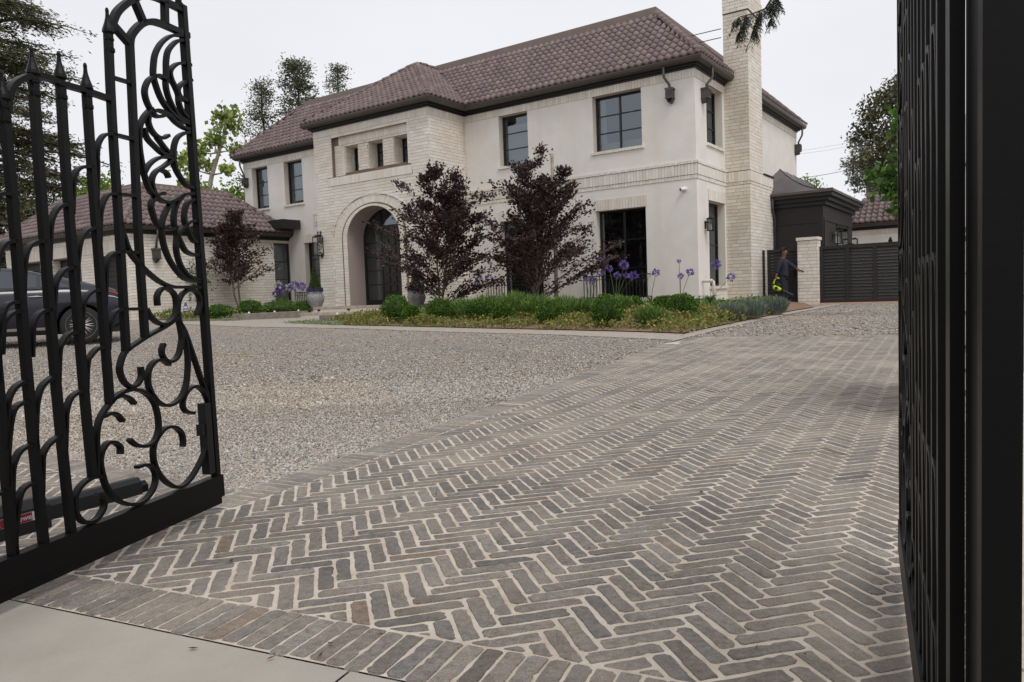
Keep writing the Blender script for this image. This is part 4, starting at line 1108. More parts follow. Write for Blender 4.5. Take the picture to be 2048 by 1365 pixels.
scrolls = [
    [(375, 76), (356, 71), (338, 74), (321, 88), (310, 109), (306.6, 132), (306.6, 153), (313.6, 178), (324, 202), (340, 224), (360, 241), (386, 251)],
    [(375, 84), (361, 81), (349, 86), (336, 102), (332, 123), (332, 146), (331, 169), (335, 190), (343.5, 211), (357.5, 234), (386, 249)],
    [(380, 131), (364.6, 126.6), (350.5, 130), (340, 142), (342, 158), (350.5, 176), (356, 190), (357.5, 207), (366, 227), (384, 245)],
    [(382, 161), (370, 163.5), (357.5, 174), (356, 186), (364.6, 198.6), (383, 205)],
    [(335, 162), (320.6, 153), (310, 152), (296, 162), (289, 181), (292.5, 202), (302, 222)],
    [(304, 218), (298, 222), (287, 235), (279, 256), (278, 287), (282, 319), (288.6, 351), (298, 378), (309.5, 394), (304, 402), (302, 414), (306, 431), (313, 447), (325, 459)],
    [(301, 226), (312, 221), (325, 224), (338, 231), (351, 245), (367, 256), (385, 262)], [(298, 229.5), (296, 243), (302, 260), (313, 273), (325, 277), (336, 271)], [(313, 275), (328.6, 296), (343, 313)],
    [(304, 222), (309, 231), (318, 234), (326, 232)], [(287, 256), (294, 277), (309.5, 294), (325, 307.6), (343, 313)],
    [(386, 266), (370.5, 266), (355, 275), (348, 292), (347, 313), (349.5, 334), (359, 353), (372, 370.5), (392, 380)], [(344, 316), (323, 315), (308, 321), (296, 332), (287, 348)],
    [(344, 319), (328.6, 332), (311, 344), (304, 357), (304, 372), (309.5, 390)], [(321, 340), (332, 346), (337, 356)], [(309, 391), (321, 401), (336, 405), (351, 399), (367, 389.5), (392, 388)], [(311, 393), (321, 387), (328, 388)],
    [(344, 403), (332, 422), (325, 441), (323, 460), (327, 489), (338, 519), (355, 544), (372, 559), (403, 565)], [(366, 390), (353, 409), (347.6, 430), (348, 450), (353, 471), (352, 498), (359, 527), (372, 548), (389.5, 559), (405, 562)],
    [(394, 396), (376, 405), (369, 424), (369, 445), (378, 466), (386, 481), (399, 488)], [(396, 442), (382, 443), (370.5, 450.5), (357, 466), (352, 484)], [(325, 457), (342, 459), (351, 453)], [(354, 470), (361, 485), (370.5, 502), (384, 509.5), (400, 511)],
    [(239, 445), (248, 475), (258, 502), (275, 525), (298, 547.6), (321, 565), (344, 574), (370.5, 575), (407, 575)],
    [(315, 612), (314, 593), (321, 580), (332, 577), (346, 586), (351.5, 601), (351.5, 622), (346, 637), (332, 648.6), (317, 647), (302, 635), (292, 618)],
    [(393, 630), (399, 612), (399, 597), (391, 584), (378, 580), (365, 588), (357, 603), (355, 626), (359, 650.5), (363, 675), (361, 692), (357, 709), (349, 720), (337, 724), (327, 716), (323, 702), (327, 688)],
    [(356, 634), (332, 652), (294, 673), (262, 694), (250, 704), (243, 718), (239, 740), (246, 761), (259.5, 774), (273, 770), (282, 754.5), (281, 734)],
    [(357, 645), (368, 662), (384, 706), (405, 768), (418, 800)],
    [(358, 642), (372, 690), (375, 715), (375, 741), (371, 773), (359, 798), (339, 811), (321, 808), (305, 791), (296, 768), (297, 743), (307, 725), (323, 720), (338, 730)],
    [(387, 827), (371, 823), (365, 807), (373, 784), (389, 773), (405, 782), (416, 807), (418.5, 841), (414, 882), (405, 913.5), (389, 945), (373, 966), (355, 975), (334, 966), (316, 945), (307, 920), (307, 893), (316, 872.6), (330, 857), (348, 854.5), (362, 866), (366, 882), (365, 894)],
    [(258, 879), (271, 890), (289, 893), (307, 884), (316, 863.5), (316, 836), (309, 809), (296, 791), (278, 781), (257, 781), (234.5, 791), (214, 813.5), (200, 836), (194, 859), (192.5, 891), (193, 955)],
    [(223, 799), (241, 792), (257, 796.5), (268.6, 808)], [(205, 834), (221, 827), (234.5, 830.6), (245, 843)],
    [(240, 909), (240, 895), (230, 886), (216, 886), (205, 900), (200, 922.6), (205, 952), (214, 977), (230, 997.5), (255, 1009), (280, 1006.6), (298, 991), (309.5, 968), (309.5, 945), (300, 931.6), (287, 930.5), (273, 935)],
    [(206, 953), (180.5, 957), (158, 976), (148, 1002), (151.5, 1027.6), (168, 1045), (190, 1040.5), (206, 1018), (206, 998.6), (193, 989)]]
def smooth(pts, n=5):
    """Catmull-Rom through the points"""
    P = [Vector(p) for p in pts]
    if len(P) < 3: return P
    out = []
    for i in range(len(P) - 1):
        a = P[max(i - 1, 0)]; b = P[i]; c = P[i + 1]; d = P[min(i + 2, len(P) - 1)]
        for k in range(n):
            t = k / n
            out.append(.5 * ((2 * b) + (c - a) * t + (2 * a - 5 * b + 4 * c - d) * t * t + (3 * b - a - 3 * c + d) * t ** 3))
    return out + [P[-1]]
RAIL_Z0 = .080; RAIL_Z1 = RAIL_Z0 + .100
zfix = [G(437, 950)[1], G(0, 1110)[1]]

def gate_leaf(name, origin, sdir, updir, label, dk=1.0, LEAF_L=1.62):
    g = empty(name, origin, 0, label, 'gate', 'driveway gate leaves')
    pn = sdir.cross(updir).normalized()
    W = lambda s, z, d=0.0: sdir * s + updir * z + pn * d
    def bar(nm, pts, w, d, taper=None, n=5, par=g):
        mb = MB(); mb.sweep([W(*p) for p in smooth([Vector((p[0], p[1], 0)).to_2d() for p in pts], n)], w, d * dk, pn, taper=taper)
        return mb.build(nm, 'iron', par)
    # frame: free stile, bottom rail, hinge stile
    top_s = G(376, 18)
    mb = MB()
    def bx(mb, s0, s1, z0, z1, d): 
        c = [W(s, z, e) for z in (z0, z1) for e in (-d * dk, d * dk) for s in (s0, s1)]
        mb.add(c, [(0, 2, 3, 1), (4, 5, 7, 6), (0, 1, 5, 4), (2, 6, 7, 3), (0, 4, 6, 2), (1, 3, 7, 5)])
    bx(mb, -.008, .020, RAIL_Z1, top_s[1], .016); mb.build('stile', 'iron', g)
    mb = MB(); bx(mb, -.018, LEAF_L, RAIL_Z0, RAIL_Z1, .022); mb.build('bottom_rail', 'iron', g)
    mb = MB(); bx(mb, .0, LEAF_L, RAIL_Z0 - .03, RAIL_Z0 - .001, .018); mb.build('drop_bar', 'iron', g)
    mb = MB(); bx(mb, LEAF_L - .05, LEAF_L, RAIL_Z1, 2.35, .0135); mb.build('hinge_stile', 'iron', g)
    mb = MB(); bx(mb, .035, .075, RAIL_Z1 + .02, RAIL_Z1 + .34, .02); bx(mb, .07, .10, RAIL_Z1 + .2, RAIL_Z1 + .25, .015); mb.build('drop_bolt', 'iron_dark', g)
    pk = [[G(*p) for p in b] for b in bars]
    for i, b in enumerate(pk):
        if i < 2: b = b[:-1] + [(b[-1][0], RAIL_Z1)]
        bar('picket', b, .025, .025, n=3)
    for c in curves[:5]: bar('arch_bar' if len(c) > 2 else 'spoke', [G(*p) for p in c], .024, .027)
    for c in curves[5:7]: bar('rung', [G(*p) for p in c],   .012, .022)
    top = [G(*p) for p in curves[7]]
    bar('top_rail', top, .019, .027)
    for c in hooks: bar('leaf_hook', [G(*p) for p in c], .0125, .025, taper=(.6, 1.0))
    for c in scrolls: bar('scroll', [G(*p) for p in c], .0125, .025)
    # the rest of the leaf towards the hinge repeats the pickets
    s0 = pk[0][0][0]; sp = (G(21.5, 360)[0] - G(80, 360)[0]); zt = top[0][1]
    k = 1
    while s0 + sp * k < LEAF_L - .12:
        s = G(21.5, 360)[0] + sp * k * .97
        bar('picket', [(s, RAIL_Z1), (s, 1.6), (s, zt + .02)], .025, .025, n=2)
        for z in (.35, .62, .95, 1.3, 1.62): bar('leaf_hook', [(s, z - .25 + .03 * (k % 2)), (s - sp * .12, z - .1), (s - sp * .4, z + .02), (s - sp * .9, z + .04)], .0125, .025, taper=(.6, 1))
        k += 1
    bar('top_rail', [(top[0][0], zt - .02), (top[0][0] + .06, zt + .10), (top[0][0] + .16, zt + .135), (LEAF_L, zt + .16)], .019, .027)
    def finial(s, z, h=.105):
        mb = MB(); c = W(s, z); prof = [(.020, 0), (.026, .006), (.026, .018), (.019, .02), (.019, .045), (.025, .048), (.025, .056), (.014, .060), (.012, .066), (.031, .078), (.028, .090), (.018, .112), (.011, .132), (.0085, .15), (.0095, .160), (.007, .168), (.001, .172)]
        mb.lathe([(r_ * .74, z_) for r_, z_ in prof], c, 10); mb.build('finial', 'iron', g, smooth=False)
    for b, tip in zip(pk[:5], ((3, 140), (61.5, 92), (118, 103), (170, 126), (210, 14))):
        q = G(*tip); finial(b[0][0], q[1] - .172)
    q = G(356, -6); finial(q[0], G(356, 14)[1])
    return g, W
left_gate, _ = gate_leaf('gate_leaf', GE, gdir, gup, 'black wrought iron gate leaf with scrollwork standing open on the left')
RE = Vector((1.236, 2.340, 0)); rdir = -Vector((math.cos(R(64.4)), math.sin(R(64.4)), 0)); RH = RE + rdir * 1.57
right_gate, _ = gate_leaf('gate_leaf', RE, rdir, Vector((0, 0, 1)), 'black wrought iron gate leaf seen edge on at the right', .62, 1.57)

# hinge post at the right edge
PY = .80
c0 = Vector((.6426 * PY, PY, 0)); e1 = Vector((E1.x, E1.y, 0)); en = Vector((EN.x, EN.y, 0))
post = empty('gate_post', c0, 0, 'thick black steel gate post closest to the viewer at the right edge', 'gate post')
mb = MB()
def obx(mb, a0, a1, n0, n1, z0, z1):
    c = [e1 * a + en * n + Vector((0, 0, z)) for z in (z0, z1) for n in (n0, n1) for a in (a0, a1)]
    mb.add(c, [(0, 2, 3, 1), (4, 5, 7, 6), (0, 1, 5, 4), (2, 6, 7, 3), (0, 4, 6, 2), (1, 3, 7, 5)])
obx(mb, 0, .034 * PY / .85 + .002, 0, .145, 0, 2.6); mb.build('post', 'iron', post)
mb = MB(); obx(mb, -.004, 0, .0, .03, .1, 2.5); mb.build('flange', 'iron', post)
for z in (1.33, .25):
    mb = MB(); hc = e1 * .0 + en * .172; hc = Vector((RH.x, RH.y, 0)) - c0 + e1 * .022 + en * .005
    mb.tube([hc + Vector((0, 0, z - .03)), hc + Vector((0, 0, z + .03))], .017, 14); mb.tube([hc + Vector((0, 0, z + .032)), hc + Vector((0, 0, z + .13))], .016, 14); mb.build('hinge_barrel', 'iron_dark', post, smooth=True)
# left operator arm behind the leaf
oa0 = on_plane(318, 965, Vector((-1.62, 3.2, 0)), gpn); oa1 = on_plane(-40, 1105, Vector((-1.78, 2.2, 0)), gpn)
oa0 = Vector((-1.66, 3.19, .185)); oa1 = Vector((-2.02, 2.35, .20))
op = empty('gate_operator', (oa1.x, oa1.y, 0), 0, 'dark linear gate opener arm with red label behind the open left gate', 'gate opener')
od = (oa0 - oa1).normalized(); on_ = Vector((-od.y, od.x, 0)).normalized()
mb = MB()
def sect(mb, p0, p1, w, h, ch=.018):
    r = []
    for p in (p0, p1):
        for a, b in ((-w, -h), (w, -h), (w, h - ch), (w - ch, h), (-w + ch, h), (-w, h - ch)): r.append(p + on_ * a + Vector((0, 0, b)))
    mb.add(r, [tuple(range(6)), tuple(range(6, 12))[::-1]] + [(i, 6 + i, 6 + (i + 1) % 6, (i + 1) % 6) for i in range(6)])
b0 = oa1 - Vector((oa1.x, oa1.y, 0)); b1 = oa0 - Vector((oa1.x, oa1.y, 0))
sect(mb, b0 + (b1 - b0) * .54, b1, .032, .036); mb.build('arm_housing', 'plastic_black', op, fix=True)
mb = MB(); sect(mb, b0 - od * .3, b0 + (b1 - b0) * .54, .045, .06, .03); mb.build('motor_housing', 'plastic_black', op, fix=True)
mb = MB(); sect(mb, b1 + Vector((0, 0, -.01)), b1 + od * .04 + Vector((0, 0, -.01)), .022, .024); mb.build('arm_end', 'iron_dark', op, fix=True)
mb = MB(); pc_ = b0 + (b1 - b0) * .25 - on_ * 0.0; sgn = 1 if on_.x > 0 else -1
lab = [(b0 + (b1 - b0) * t + on_ * (sgn * .0465) + Vector((0, 0, z))) for t, z in ((.27, -.014), (.475, -.014), (.475, .020), (.27, .020))]
lm = MB(); lm.add(lab, [(0, 1, 2, 3)]); lm.build('label_border', 'sticker_white', op)
lm = MB(); lm.add([p + on_ * (sgn * .0012) + (pc_ + on_ * (sgn * .0465) + Vector((0, 0, .005)) - p) * .07 for p in lab], [(0, 1, 2, 3)]); label_plate = lm.build('label', 'sticker_red', op)
def text_obj(body, size, origin, xdir, up, m, parent, name='lettering', ext=.0004):
    cu = bpy.data.curves.new(name, 'FONT'); cu.body = body; cu.size = size; cu.extrude = ext; cu.align_x = 'CENTER'; cu.align_y = 'CENTER'
    o = bpy.data.objects.new(name, cu); COL.objects.link(o)
    z = xdir.cross(up).normalized(); M = Matrix.Identity(4)
    for i in range(3): M[i][0] = xdir[i]; M[i][1] = up[i]; M[i][2] = z[i]; M[i][3] = origin[i]
    dg = bpy.context.evaluated_depsgraph_get(); me = bpy.data.meshes.new_from_object(o.evaluated_get(dg)); bpy.data.objects.remove(o); me.transform(M)
    me.materials.clear()
    return link_mesh(name, me, m, parent)
text_obj('power', .030, (lab[0] + lab[2]) / 2 + on_ * (sgn * .0018) + od * .05, od, Vector((0, 0, 1)), 'sticker_white', op)
text_obj('oft', .030, (lab[0] + lab[2]) / 2 + on_ * (sgn * .0018) - od * .055, od, Vector((0, 0, 1)), 'sticker_white', op)

# ================================================================== SIDE ENTRANCE
GV = 3.73
sg = empty('side_gate', hw(3.6, GV, 0), YAW, 'wide dark brown double gate of horizontal louvre boards beside the brick pillar', 'gate')
sgz = .37
def louvre(par, x0, x1, z0, z1, d=0.0, n=16):
    st = (z1 - z0) / n
    for i in range(n):
        b = MB(); z = z0 + i * st
        q = [(x0, d - .012, z), (x1, d - .012, z), (x1, d + .022, z + st * .98), (x0, d + .022, z + st * .98)]
        b.add(q + [(x, y + .012, zz) for x, y, zz in q], [(0, 1, 2, 3), (7, 6, 5, 4), (0, 4, 5, 1), (2, 6, 7, 3), (1, 5, 6, 2), (0, 3, 7, 4)]); b.build('board', 'dark_wood', par)
edges = [-1.02, -.27, .49, 1.25, 2.0]
mb = MB(); fw = .05
for e in edges: mb.box(e - fw, e + fw, -.035, .035, sgz, 2.13)
for a, b in zip(edges[:-1], edges[1:]):
    mb.box(a + fw, b - fw, -.03, .03, sgz, sgz + .10); mb.box(a + fw, b - fw, -.03, .03, 2.03, 2.13)
mb.build('gate_frame', 'dark_wood', sg)
for a, b in zip(edges[:-1], edges[1:]): louvre(sg, a + fw, b - fw, sgz + .10, 2.03)
mb = MB(); mb.box(-.05 + .9, .05 + .9, -.05, .05, 2.13, 2.19); mb.lathe([(.03, 2.19), (.045, 2.21), (.03, 2.25), (.008, 2.28)], (.9, 0, 0), 10); mb.build('gate_light', 'iron_dark', sg)
pg = empty('pedestrian_gate', hw(1.35, GV, 0), YAW, 'dark brown louvred pedestrian gate behind the man with the blower', 'gate')
mb = MB()
for a in (-.56, -.38, .50): mb.box(a - .045, a + .045, -.035, .035, sgz, 2.12)
mb.box(-.335, .455, -.03, .03, 2.03, 2.12); mb.box(-.335, .455, -.03, .03, sgz, sgz + .1); mb.build('gate_frame', 'dark_wood', pg)
louvre(pg, -.335, .455, sgz + .1, 2.03)
mb = MB(); mb.box(.40, .46, -.07, -.035, 1.28, 1.40); mb.build('latch', 'iron_dark', pg)
pil = empty('gate_pillar', hw(2.23, GV - .1, 0), YAW, 'white brick gate pillar with flat cap beside the man', 'pillar')
mb = MB(); mb.box(-.28, .28, -.24, .24, .1, 2.33); pb = mb.build('core', 'mortar', pil)
rest = []
for P, a0, a1 in ((lambda a, d, z: (a, -.24 + d, z), -.28, .28), (lambda a, d, z: (.28 - d, a, z), -.24, .24), (lambda a, d, z: (-.28 + d, a, z), -.24, .24)):
    rest += courses(P, a0, a1 + .0, .22, 2.32, hgt=.105, L=.28)
for (P, x0, x1, z0, z1, pr, c) in rest:
    m_ = MB(); m_.box(x0, x1, -pr, .02, z0, z1, P=P, col=c); m_.build('brick', 'white_brick', pb)
mb = MB()
for i in range(6): mb.box(-.32 + i * .107 + .003, -.32 + (i + 1) * .107 - .003, -.29, .29, 2.33, 2.42, col=cream())
mb.build('cap', 'white_brick', pil)
mb = MB(); mb.box(-1.5, 2.9, -.2, .3, .2, .372); tb = mb.build('threshold', 'slab_pink'); tb.location = hw(2.4, GV, 0); tb.rotation_euler.z = YAW; tag(tb, 'pale stone threshold strip under the dark side gates', 'threshold')

# dark timber bay
bay = empty('timber_bay', hw(1.55, 7.6, 0), YAW, 'dark brown panelled bay with curved metal roof behind the gates', 'porch')
bw, bl = .80, 2.5
mb = MB(); mb.box(-bw - .6, bw, -bl, bl, .2, 3.62); mb.build('wall', 'dark_wood', bay)
mb = MB()
for x0, x1, z0, z1 in ((-.75, .70, 2.98, 3.05), (-.75, .70, 1.2, 1.26), (-.75, -.68, 1.26, 2.98), (.63, .70, 1.26, 2.98)): mb.box(x0, x1, -bl - .025, -bl, z0, z1)
for y0, y1, z0, z1 in ((-2.4, 2.4, 3.05, 3.12), (-2.4, -2.3, 1.0, 3.05), (-.4, -.3, 1.0, 3.05), (1.5, 1.6, 1.0, 3.05)): mb.box(bw, bw + .03, y0, y1, z0, z1)
mb.build('panel_moulding', 'dark_wood', bay)
mb = MB(); mb.box(bw, bw + .02, -.25, 1.45, 1.1, 3.0); wbn = mb.build('window', 'window_frame', bay)
for y in (-.2, .65): g = MB(); g.quad((bw + .024, y, 1.15), (bw + .024, y + .75, 1.15), (bw + .024, y + .75, 2.95), (bw + .024, y, 2.95)); g.build('pane', 'glass', wbn)
mb = MB()
for o_, z0, z1 in ((.10, 3.55, 3.68), (.22, 3.68, 3.80), (.34, 3.80, 3.92)): mb.box(-bw - .6, bw + o_, -bl - o_, bl + o_, z0, z1)
mb.build('cornice', 'dark_trim', bay)
mb = MB(); mb.box(-bw - .6, bw + .40, -bl - .40, bl + .4, 3.92, 4.0); mb.build('gutter', 'gutter_metal', bay)
mb = MB(); nn = 8; vs = []
for i in range(nn + 1):                             # concave metal roof swept up to the house wall
    t = i / nn; x = bw + .38 - (2 * bw + .38) * t * .96; z = 4.0 + .95 * t ** 2.1; y0 = -bl - .38 + 1.0 * t; y1 = bl + .38 - 1.0 * t
    vs += [(x, y0, z), (x, y1, z)]
fs = [(2 * i, 2 * i + 2, 2 * i + 3, 2 * i + 1) for i in range(nn)]
mb.add(vs, fs); ends = []
mb.add([vs[2 * i] for i in range(nn + 1)] + [(-bw - .6, -bl - .38, 4.0)], [tuple(range(nn + 2))]); mb.build('metal_roof', 'seam_metal', bay, smooth=False)
for k in range(5):
    s_ = MB(); pts = []
    for i in range(nn + 1):
        t = i / nn; y0 = vs[2 * i][1]; y1 = vs[2 * i + 1][1]; pts.append((vs[2 * i][0], y0 + (y1 - y0) * (k) / 4, vs[2 * i][2] + .012))
    s_.tube(pts, .016, 5); s_.build('seam', 'seam_metal', bay)
mb = MB(); mb.tube([(-.72, -bl - .34, 3.9), (-.72, -bl - .3, 3.5), (-.72, -bl - .06, 3.2), (-.72, -bl - .06, 1.0)], .04, 8); mb.build('downpipe', 'leader_metal', bay, smooth=True)
PBY = lambda a, d, z: (bw + .0 - d + 1.55, 7.6 + a, z)
lantern(PBY, -1.0, 2.55, .10, .46, 'black wall lantern in front of the window on the dark timber bay'); lantern(PBY, 1.95, 2.35, .10, .5, 'black wall lantern past the window on the dark timber bay')
vent = empty('vent_pipe', hw(.12, 5.7, 4.1), YAW, 'slim grey flue pipe on the side wall behind the chimney', 'pipe')
mb = MB(); mb.tube([(0, 0, 0), (0, 0, 1.15)], .03, 8); mb.build('pipe', 'leader_metal', vent, smooth=True)
mb = MB(); mb.tube([(0, 0, 1.0), (0, 0, 1.22)], .085, 10); mb.build('cowl', 'leader_metal', vent, smooth=True)

# neighbouring wing at the right
far = empty('rear_wing', hw(5.2, 14.0, 0), YAW, 'rear single-storey wing with tiled roof beyond the dark side gates', 'building')
mb = MB(); mb.box(-3.6, 4.6, 0, 6, .1, 3.25); mb.build('wall', 'stucco', far)
soldier('eaves_course', lambda a, d, z: (a, d, z), -3.6, 4.6, 2.98, 3.24, .015, parent=far)
eave_set([(-3.6, 6), (-3.6, 0), (4.6, 0), (4.6, 6)], 3.46, parent=far)
mb = MB(); mb.add([(-3.95, -.35, 3.46), (4.95, -.35, 3.46), (4.95, 6.3, 3.46), (-3.95, 6.3, 3.46), (-3.0, .95, 4.72), (4.0, .95, 4.72), (4.0, 5, 4.72), (-3.0, 5, 4.72)], [(0, 1, 5, 4), (1, 2, 6, 5), (2, 3, 7, 6), (3, 0, 4, 7), (4, 5, 6, 7)]); fr_ = mb.build('roof', 'roof_deck', far)
keep = ROOF[:]; ROOF.clear()
roof_plane((-3.95, -.35, 3.46), (4.95, -.35, 3.46), (0, 1.3, 1.26), 1.3, [(-3.95, -.35), (4.95, -.35), (4.0, .95), (-3.0, .95)])
VV = []; CC = []
for M, c in ROOF: A = np.array(M); VV.append(base @ A[:3, :3].T + A[:3, 3]); CC.append(np.tile(c, (len(base), 1)))
F = (T4[None] + (np.arange(len(VV)) * len(base))[:, None, None]).reshape(-1, 4)
me = fast_mesh('roof_tiling', np.concatenate(VV), 4, F, np.concatenate(CC)); o = link_mesh('roof_tiling', me, 'roof_tile', fr_); o['kind'] = 'stuff'
mb = MB(); mb.box(-3.1, 4.1, .86, 1.04, 4.66, 4.86); mb.build('roof_edge_trim', 'ridge_metal', fr_)

# ================================================================== STEPS, KERBS, URNS
st = empty('porch_steps', hw(-11.1, -2.6, 0), YAW, 'two broad pale brick steps with small lights in front of the arch', 'steps')
mb = MB(); mb.box(-2.95, 2.95, -.55, .70, .2, .80); s1 = mb.build('landing', 'path_paver', st)
mb = MB(); mb.box(-3.1, 3.1, -1.35, -.55, .2, .62); s2 = mb.build('step', 'path_paver', st)
for par, y, z, L in ((s1, -.55, .80, 2.95), (s2, -1.35, .62, 3.1)):
    n = int(2 * L / .1)
    rr = MB()
    for i in range(n): rr.box(-L + i * .1 + .003, -L + i * .1 + .097, y - .02, y + .2, z - .075, z + .006, col=tuple(x * rh.uniform(.7, 1.0) for x in rgb((196, 182, 168))))
    rr.build('nosing_bricks', 'white_brick', par, kind='stuff')
    fc = MB(); fc.box(-L, L, y - .006, y, .25, z - .08, col=rgb((222, 212, 200))); fc.build('riser', 'white_brick', par)
for x in (-1.6, -.1, 1.4): b = MB(); b.box(x - .06, x + .06, -.575, -.556, .66, .71); b.build('step_light', 'iron_dark', st)
for u, v0, v1, lb in ((-8.35, -6.75, -3.5, 'long grey concrete kerb block right of the entrance path'), (-12.95, -6.35, -3.6, 'long grey concrete kerb block left of the entrance path')):
    k = empty('kerb_block', hw(u, (v0 + v1) / 2, 0), YAW, lb, 'kerb', 'kerb blocks flanking the path'); L = (v1 - v0) / 2
    gzv = float(gz(*hxy(u, v0))); mb = MB(); mb.box(-.2, .2, -L, L, gzv - .1, gzv + .20)
    o = mb.build('block', 'kerb_concrete', k); bv = o.modifiers.new('bevel', 'BEVEL'); bv.width = .012; bv.segments = 2
    for i in range(3): b = MB(); b.lathe([(.03, 0), (.035, .03), (.02, .05)], (0, -L + .5 + i * 1.0, gzv + .2), 8); b.build('spot_light', 'plastic_white', k)

# ================================================================== PLANTS
def arr(*p): return np.array(p, float)
def tree_root(name, base, label, cat, group=None): return empty(name, base, 0, label, cat, group)

def whorl_tree(name, base, H, r, nb, Lf, elev, label, cols, n_leaf, size, group=None, t0=.2, t1=1.0, droop=0.0, spread=.35, aspect=.5, bark='bark_grey', lm='leaf', seed=1, twigs=3, stems=1, up=.2, cat='tree', lean=(0, 0), gap=0.0, flat=.35, lv=(.72, 1.18)):
    rng = np.random.default_rng(seed); root = tree_root(name, base, label, cat, group); wood = MB(); P = []; D = []
    for s in range(stems):
        a = rng.uniform(0, 6.28); off = (Vector((math.cos(a), math.sin(a), 0)) * (.12 * (s > 0)))
        tip = Vector((lean[0], lean[1], H * (1 - .12 * s))) + off * 5 * (s > 0)
        tr = [off * .4 + (tip - off * .4) * (i / 8) + Vector((rng.normal(0, .012 * H), rng.normal(0, .012 * H), 0)) * (0 if i in (0,) else .4) for i in range(9)]
        wood.tube(tr, [r * (1 - .86 * i / 8) / (1 + .3 * (stems - 1)) for i in range(9)], 7)
        nbr = nb // stems
        for b in range(nbr):
            t = t0 + (t1 - t0) * (b + rng.uniform(0, 1)) / nbr; t = min(t, .985)
            f = t * 8; i = min(int(f), 7); p0 = tr[i].lerp(tr[i + 1], f - i)
            az = b * 2.399 + rng.normal(0, .35); L = Lf(t) * rng.uniform(*lv); el = elev(t) + rng.normal(0, .12)
            if L < .05: continue
            d = Vector((math.cos(az) * math.cos(el), math.sin(az) * math.cos(el), math.sin(el)))
            pts = [p0]
            for k in range(1, 7):
                q = pts[-1] + d * (L / 6); d = (d + Vector((rng.normal(0, .10), rng.normal(0, .10), rng.normal(0, .07) - droop * .12))).normalized(); pts.append(q)
            r0 = max(r * (1 - .86 * t) * .45, .006 * H * .12)
            wood.tube(pts, [r0 * (1 - .8 * k / 6) for k in range(7)], 5)
            for w in range(twigs):
                k = rng.integers(2, 6); q0 = pts[k]; a2 = az + rng.choice([-1, 1]) * rng.uniform(.5, 1.1); L2 = L * rng.uniform(.25, .45)
                dd = Vector((math.cos(a2) * math.cos(el * .6), math.sin(a2) * math.cos(el * .6), math.sin(el * .6) - droop * .25)); tw = [q0, q0 + dd * L2 * .5, q0 + dd * L2 + Vector((0, 0, -droop * .12 * L2))]
                wood.tube(tw, [r0 * .45, r0 * .3, r0 * .12], 4)
                for m in range(4): P.append(q0.lerp(tw[2], .3 + .7 * m / 3)); D.append(dd)
            for k in range(2, 7):
                for m in range(2): P.append(pts[k - 1].lerp(pts[k], m / 2)); D.append(d)
    wood.build('trunk', bark, root, smooth=True)
    P = np.array([tuple(p) for p in P]) ; D = np.array([tuple(d) for d in D])
    if gap: keep_ = rng.uniform(0, 1, len(P)) > gap; P, D = P[keep_], D[keep_]
    ix = rng.integers(0, len(P), n_leaf); Q = P[ix] + rng.normal(0, 1, (n_leaf, 3)) * spread * arr(1, 1, flat); Q = Q + np.array(root.location)
    leaf_obj('crown', Q, size, lm, root, pal(n_leaf, cols, .22, rng), aspect, up, rng, D[ix] * .9)
    return root

def clump_tree(name, base, trunk, clumps, label, cols, size, n, group=None, bark='bark_dark', lm='leaf', seed=1, r=.2, aspect=.5, cat='tree', shell=.55, up=.2):
    rng = np.random.default_rng(seed); root = tree_root(name, base, label, cat, group); B = Vector(base); wood = MB()
    tp = [Vector(p) - B for p in trunk]; wood.tube([Vector((0, 0, -.3))] + tp, [r * (1 - .6 * i / len(tp)) for i in range(len(tp) + 1)], 8)
    Q = []; C = []
    tot = sum(c[1] ** 2 for c in clumps)
    for c, rad in clumps:
        c = Vector(c); l = c - B
        j = min(tp, key=lambda p: (p - l).length + max(0, p.z - l.z) * 2); mid = j.lerp(l, .5) + Vector((rng.normal(0, .15), rng.normal(0, .15), -.12 * rad)); wood.tube([j, mid, l], [r * .34, r * .2, r * .06], 5)
        for k in range(4):
            e = l + Vector(rng.normal(0, .5 * rad, 3)); wood.tube([mid.lerp(l, .5), e], [r * .1, r * .03], 4)
        m = max(30, int(n * rad ** 2 / tot)); d = rng.normal(size=(m, 3)); d /= np.linalg.norm(d, axis=1)[:, None]
        rr = rad * (shell + (1 - shell) * rng.uniform(0, 1, m)) * (1 + .22 * np.sin(d[:, 0] * 5 + c.x) * np.cos(d[:, 2] * 6 + c.z) + .16 * rng.normal(size=m))
        # sub-clumps leave gaps
        sc_ = rng.normal(size=(max(6, int(rad * 9)), 3)); sc_ /= np.linalg.norm(sc_, axis=1)[:, None]
        near = (d @ sc_.T).max(1) > .86; d, rr = d[near | (rng.uniform(size=m) < .25)], rr[near | (rng.uniform(size=m) < .25)][: 0] if False else None
        kk = near | (rng.uniform(size=m) < .22)
        d2 = rng.normal(size=(m, 3)); d2 /= np.linalg.norm(d2, axis=1)[:, None]; sel = (d2 @ sc_.T).max(1) > .84; sel |= rng.uniform(size=m) < .2; d2 = d2[sel]
        rr = rad * (shell + (1 - shell) * rng.uniform(0, 1, len(d2))) * (1 + .15 * rng.normal(size=len(d2)))
        Q.append(d2 * rr[:, None] * arr(1, 1, .85) + np.array(c)); tone = rng.uniform(.75, 1.2); C.append(pal(len(d2), cols, .25, rng) * tone)
    wood.build('trunk', bark, root, smooth=True)
    Q = np.concatenate(Q); C = np.clip(np.concatenate(C), 0, 1); leaf_obj('crown', Q, size, lm, root, C, aspect, up, rng)
    return root

